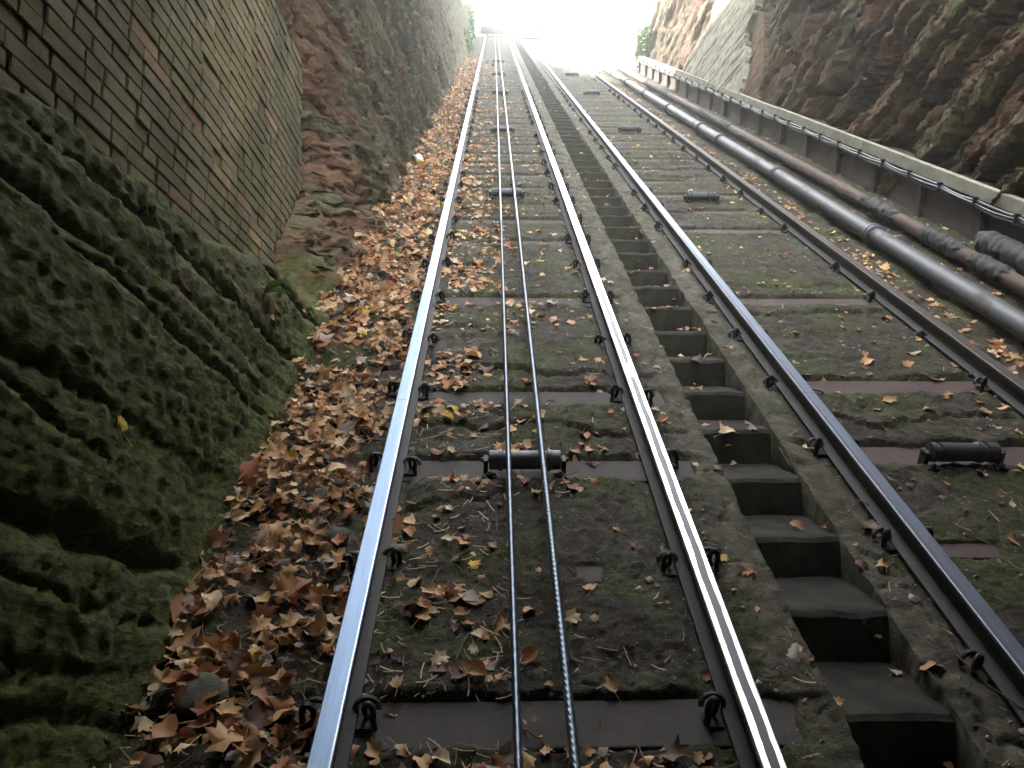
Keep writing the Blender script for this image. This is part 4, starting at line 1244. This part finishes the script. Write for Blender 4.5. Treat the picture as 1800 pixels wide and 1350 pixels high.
# loose stalks and needles among the leaves
nst = 2600
xs2 = np.where(rng.random(nst) < .6, rng.uniform(-1.0, .1, nst), rng.uniform(-.4, 4.0, nst)); ss2 = np.exp(rng.uniform(math.log(1.05), math.log(10), nst)); ns2 = ground_h(xs2, ss2)
for i in range(nst):
    if .97 < xs2[i] < 1.33: continue
    a_ = rng.uniform(0, 2*math.pi); ln = rng.uniform(.02, .085); bend = rng.uniform(-.35, .35); w_ = rng.uniform(.0009, .0022)
    tt = np.linspace(-.5, .5, 5); px_ = tt*ln; py_ = bend*ln*(tt**2-.1); pz_ = .006 + rng.uniform(0, .03)*(.5+tt)*(xs2[i] < -.45) + .006*np.abs(tt)
    ca, sa = math.cos(a_), math.sin(a_)
    cen = np.stack([xs2[i]+ca*px_-sa*py_, ss2[i]+sa*px_+ca*py_, ns2[i]+pz_], -1); off_ = np.array([-sa, ca, 0])*w_
    V_ = np.stack([cen-off_, cen+off_], 1).reshape(-1, 3)
    F_ = np.array([[2*q, 2*q+1, 2*q+3] for q in range(4)] + [[2*q, 2*q+3, 2*q+2] for q in range(4)])
    lv.append(V_); lf.append(F_ + off); off += len(V_)
    lc.append(np.tile(np.append(np.array(R.choice([(.36, .24, .13), (.16, .10, .06), (.50, .38, .2), (.10, .07, .05)])), 1), (len(V_), 1)))
me = mesh_np('leaf_litter', np.concatenate(lv), np.concatenate(lf), True, m_leaf('leaf_litter'))
a = me.attributes.new('leafcol', 'FLOAT_COLOR', 'POINT'); a.data.foreach_set('color', np.concatenate(lc).astype(np.float32).ravel())
o = link('leaf_litter', me); o.matrix_world = RX
tag(o, 'brown autumn leaf litter strewn over the track bed and heaped along the left cliff', 'leaf litter', kind='stuff')

# ------------------------------------------------------------------ twigs, stones, plants, litter
def twig(x, s, ang, ln, label, r=.0035):
    pts = []; rr = random.Random(int(x*1000+s*77))
    for k in range(7):
        t = k/6
        pts.append((math.cos(ang)*(t-.5)*ln + rr.uniform(-.02, .02)*ln, math.sin(ang)*(t-.5)*ln + rr.uniform(-.04, .04)*ln, .012+.02*math.sin(t*3)*rr.random()))
    b = B().tube(pts, r, 5, [1, 1, .95, .9, .8, .6, .35])
    o = tag(link('twig', b.me('twig', M['twig'], True)), label, 'twig', 'twigs on the track bed'); o.matrix_world = TM(x, s, float(ground_h(x, s)))
def at(px, py, n=0.0):                 # photo pixel -> point on the bed
    d = RX.to_3x3().inverted() @ (cam.rotation_euler.to_matrix() @ Vector(((px-900)/1457, -(py-675)/1457, -1)))
    t = (n - CAM_N)/d.z
    return d.x*t, d.y*t
for (px, py, ang, ln, l) in ((1705, 1190, 2.05, .40, 'long pale twig on the slab right of the lowest steps'), (813, 1140, 1.3, .13, 'short curled stalk left of the cables near the bottom'),
        (1420, 690, 2.6, .16, 'stout grey twig lying against the dark blue rail'), (930, 610, 1.8, .16, 'bent thin twig beside the cables above a moss patch'), (860, 620, 1.6, .10, 'small grey twig left of the cables above the flat sleeper'),
        (770, 700, 2.9, .28, 'fine brown twig among leaves right of the grey-blue rail'), (985, 850, .6, .2, 'thin twig right of the nearest roller'), (880, 1085, 1.2, .14, 'thin dark twig touching the left cable'),
        (740, 860, .9, .17, 'thin twig leaning over leaves below the nearest rail clip'), (560, 760, 1.0, .2, 'grey twig in the leaf drift left of the first rail'), (330, 1250, 1.2, .22, 'brown twig in the drift near the bottom left'),
        (425, 1280, 1.6, .2, 'upright brown stalk in the drift beside the first rail'), (1520, 890, 2.3, .2, 'pale stalk on the bed right of the dark blue rail'), (1780, 1230, 1.5, .22, 'short grey twig leaning by the dark blue rail'),
        (650, 640, .8, .25, 'fine twig in the drift near the rail joint'), (940, 1290, 2.4, .14, 'dark twig on the lowest sleeper between the cables')):
    x, s = at(px, py); twig(x, s, ang, ln, l, .006 if 'stout' in l else .0035)

def stone(px, py, r, label, m='stone'):
    x, s = at(px, py); bm = bmesh.new(); bmesh.ops.create_icosphere(bm, subdivisions=3, radius=r)
    rr = random.Random(int(px)); sc = (rr.uniform(.9, 1.4), rr.uniform(.8, 1.1), rr.uniform(.5, .7)); sd = rr.uniform(0, 50)
    co = np.array([v.co[:] for v in bm.verts])/r
    dd = 1 + .28*fbm(co[:, 0]*1.3+sd, co[:, 1]*1.3, co[:, 2]*1.3, 3)
    for v, k in zip(bm.verts, dd): v.co = Vector((v.co.x*sc[0]*k, v.co.y*sc[1]*k, v.co.z*sc[2]*k))
    me = bpy.data.meshes.new('stone'); bm.to_mesh(me); bm.free(); me.materials.append(M[m])
    me.polygons.foreach_set('use_smooth', [True]*len(me.polygons))
    o = tag(link('stone', me), label, 'stone', 'loose stones'); o.matrix_world = TM(x, s, float(ground_h(x, s)) + r*.25)
stone(570, 885, .055, 'grey stone in the leaf drift halfway down the left side'); stone(660, 520, .06, 'dark stone in the leaves where the left cliff curves')
stone(355, 1235, .075, 'rough grey stone half buried in the drift at bottom left'); stone(590, 955, .05, 'mossy stone beside the first rail in the drift')
stone(725, 345, .06, 'black stone lying in leaves at the foot of the left cliff'); stone(765, 250, .07, 'small dark stone far up the left drift')
# crumbs of stone over the beds
k = 11000; s_p = np.exp(rng.uniform(math.log(1.0), math.log(16), k)); x_p = rng.uniform(-.9, 4.0, k)
ok = (rng.random(k) < .35 + .65*sst(-.1, .4, fbm(x_p*3, s_p*3, 91, 3))) & ~((x_p > .98) & (x_p < 1.32))
x_p, s_p = x_p[ok], s_p[ok]; r_p = rng.lognormal(math.log(.0044), .55, len(x_p)); n_p = ground_h(x_p, s_p)
octv = np.array([[1, 0, 0], [-1, 0, 0], [0, 1, 0], [0, -1, 0], [0, 0, .7], [0, 0, -.7]]); octf = np.array([[0, 2, 4], [2, 1, 4], [1, 3, 4], [3, 0, 4], [2, 0, 5], [1, 2, 5], [3, 1, 5], [0, 3, 5]])
V = octv[None]*(r_p[:, None, None]*rng.uniform(.6, 1.4, (len(r_p), 6, 1))) + np.stack([x_p, s_p, n_p+r_p*.2], -1)[:, None]
F = octf[None] + 6*np.arange(len(r_p))[:, None, None]
o = link('grit', mesh_np('grit', V.reshape(-1, 3), F.reshape(-1, 3), False, m_concrete('grit', (.13, .12, .10), (.42, .39, .34), 40, .1))); o.matrix_world = RX
tag(o, 'pale grit and stone crumbs scattered over the track bed', 'grit', kind='stuff')

def plant(name, P0, label, cat, nl, ln, mat_, seed, droop=.5, wide=.25, nrm=Vector((1, 0, .6))):
    r = random.Random(seed); t = empty(name, label, cat, mw=Matrix.Translation(P0))
    for k in range(nl):
        a = r.uniform(-1.6, 1.6); l = ln*r.uniform(.6, 1.15)
        d = (nrm.normalized() + Vector((0, math.sin(a), r.uniform(-.2, .7)))).normalized()
        side = d.cross(Vector((0, 0, 1))).normalized(); b = bmesh.new(); row = []
        for j in range(7):
            u = j/6; c = d*l*u + Vector((0, 0, -droop*l*u*u)); w = l*wide*math.sin(math.pi*min(1, u*.92+.08))*.5
            row.append([b.verts.new(c - side*w + Vector((0, 0, .25*w))), b.verts.new(c), b.verts.new(c + side*w + Vector((0, 0, .25*w)))])
        for p, q in zip(row[:-1], row[1:]):
            b.faces.new((p[0], p[1], q[1], q[0])); b.faces.new((p[1], p[2], q[2], q[1]))
        me = bpy.data.meshes.new('leaf'); b.to_mesh(me); b.free(); me.materials.append(mat_)
        me.polygons.foreach_set('use_smooth', [True]*len(me.polygons)); link('leaf', me, t)
    return t
def on_left_rock(px, py):               # where the sight line meets the left cliff
    for xp in np.arange(-.95, -1.75, -.01):
        y, z = unproject(px, py, xp)
        if float(left_x(np.array([y]), np.array([z]))[0]) >= xp: return float(xp), y, z
    return -1.3, y, z
x_, y_, z_ = on_left_rock(462, 516)
plant('fern', (x_+.01, y_, z_), 'bright green sprig growing where the bricks meet the rock', 'plant', 5, .17, M['green'], 3, .35, .28, Vector((.9, 0, .5)))

def shrub(name, P0, size, count, label, seed, leaf=.09):
    r = np.random.default_rng(seed); t = empty(name, label, 'shrub', mw=Matrix.Translation(P0))
    g = r.normal(size=(count, 3)); g /= np.linalg.norm(g, axis=1)[:, None]
    g = g*(r.random(count)**.4)[:, None]*np.array(size)*(1+.35*fbm(g[:, 0]*2, g[:, 1]*2, g[:, 2]*2+seed, 2))[:, None]
    vs, fs = [], []
    for i in range(count):
        q = r.normal(size=(2, 3)); a_ = q[0]/np.linalg.norm(q[0]); b_ = np.cross(a_, q[1]); b_ /= np.linalg.norm(b_)
        l = leaf*r.uniform(.6, 1.3)
        vs.append(g[i] + np.array([-a_*l, b_*l*.5, a_*l, -b_*l*.5])); fs.append(np.arange(4)+4*i)
    link('foliage', mesh_np('foliage', np.concatenate(vs), np.array(fs), False, M['green']), t)
    b = B()
    for k in range(5): b.tube([(0, 0, -.3*size[2]), tuple(r.normal(size=3)*.3*np.array(size)), tuple(r.normal(size=3)*.6*np.array(size))], .02, 5, [1, .7, .3])
    link('stem', b.me('stem', M['twig']), t)
shrub('ivy', (4.15, *unproject(1135, 82, 4.2)), (.22, .75, .5), 1500, 'green ivy tumbling over the far end of the right cliff', 4, .055)
shrub('bush', (-1.35, *unproject(820, 35, -1.3)), (.5, 2.2, 1.1), 1400, 'green bush hanging over the far end of the left cliff', 6, .11)
shrub('weed', (-1.0, *unproject(822, 82, -1.0)), (.25, 1.2, .3), 400, 'yellowish weeds at the far foot of the left cliff', 8, .08)

x, s = at(738, 298); x = max(x, -.97)
t = empty('bottle', 'small white bottle with a yellow end lying at the foot of the left cliff', 'bottle', mw=TM(x, s, float(ground_h(x, s))+.085) @ Matrix.Rotation(rad(15), 4, 'Z') @ Matrix.Rotation(rad(-75), 4, 'X'))
link('bottle_body', B().lathe([(-.05, .036), (-.048, .040), (.075, .040), (.095, .026), (.11, .02)], 'Z', 18).me('bottle_body', M['white'], True), t)
link('bottle_base', B().lathe([(-.10, .034), (-.098, .038), (-.052, .038), (-.050, .036)], 'Z', 18).me('bottle_base', M['yellow'], True), t)

# a few leaves caught on the cliffs
def caught(px, py, xp, c, sz, label, rotz):
    x, y, z = on_left_rock(px, py)
    o = bpy.data.objects.new('fallen_leaf', leaf_mesh(4, c)); COL.objects.link(o)
    o.matrix_world = Matrix.Translation((x + (.015 if xp < 0 else -.015), y, z)) @ Matrix.Rotation(rad(70 if xp < 0 else -70), 4, 'Y') @ Matrix.Rotation(rotz, 4, 'Z') @ Matrix.Scale(sz, 4)
    tag(o, label, 'leaf', 'fallen leaves')
caught(203, 739, -1.1, 6, .075, 'bright yellow leaf stuck on the dark mossy rock at the left', 1.6)
caught(531, 545, -1.1, 4, .09, 'orange leaf on the rock ledge below the end of the brick wall', .4)
caught(476, 560, -1.2, 0, .07, 'brown leaf hanging on the mossy rock under the green sprig', .2)
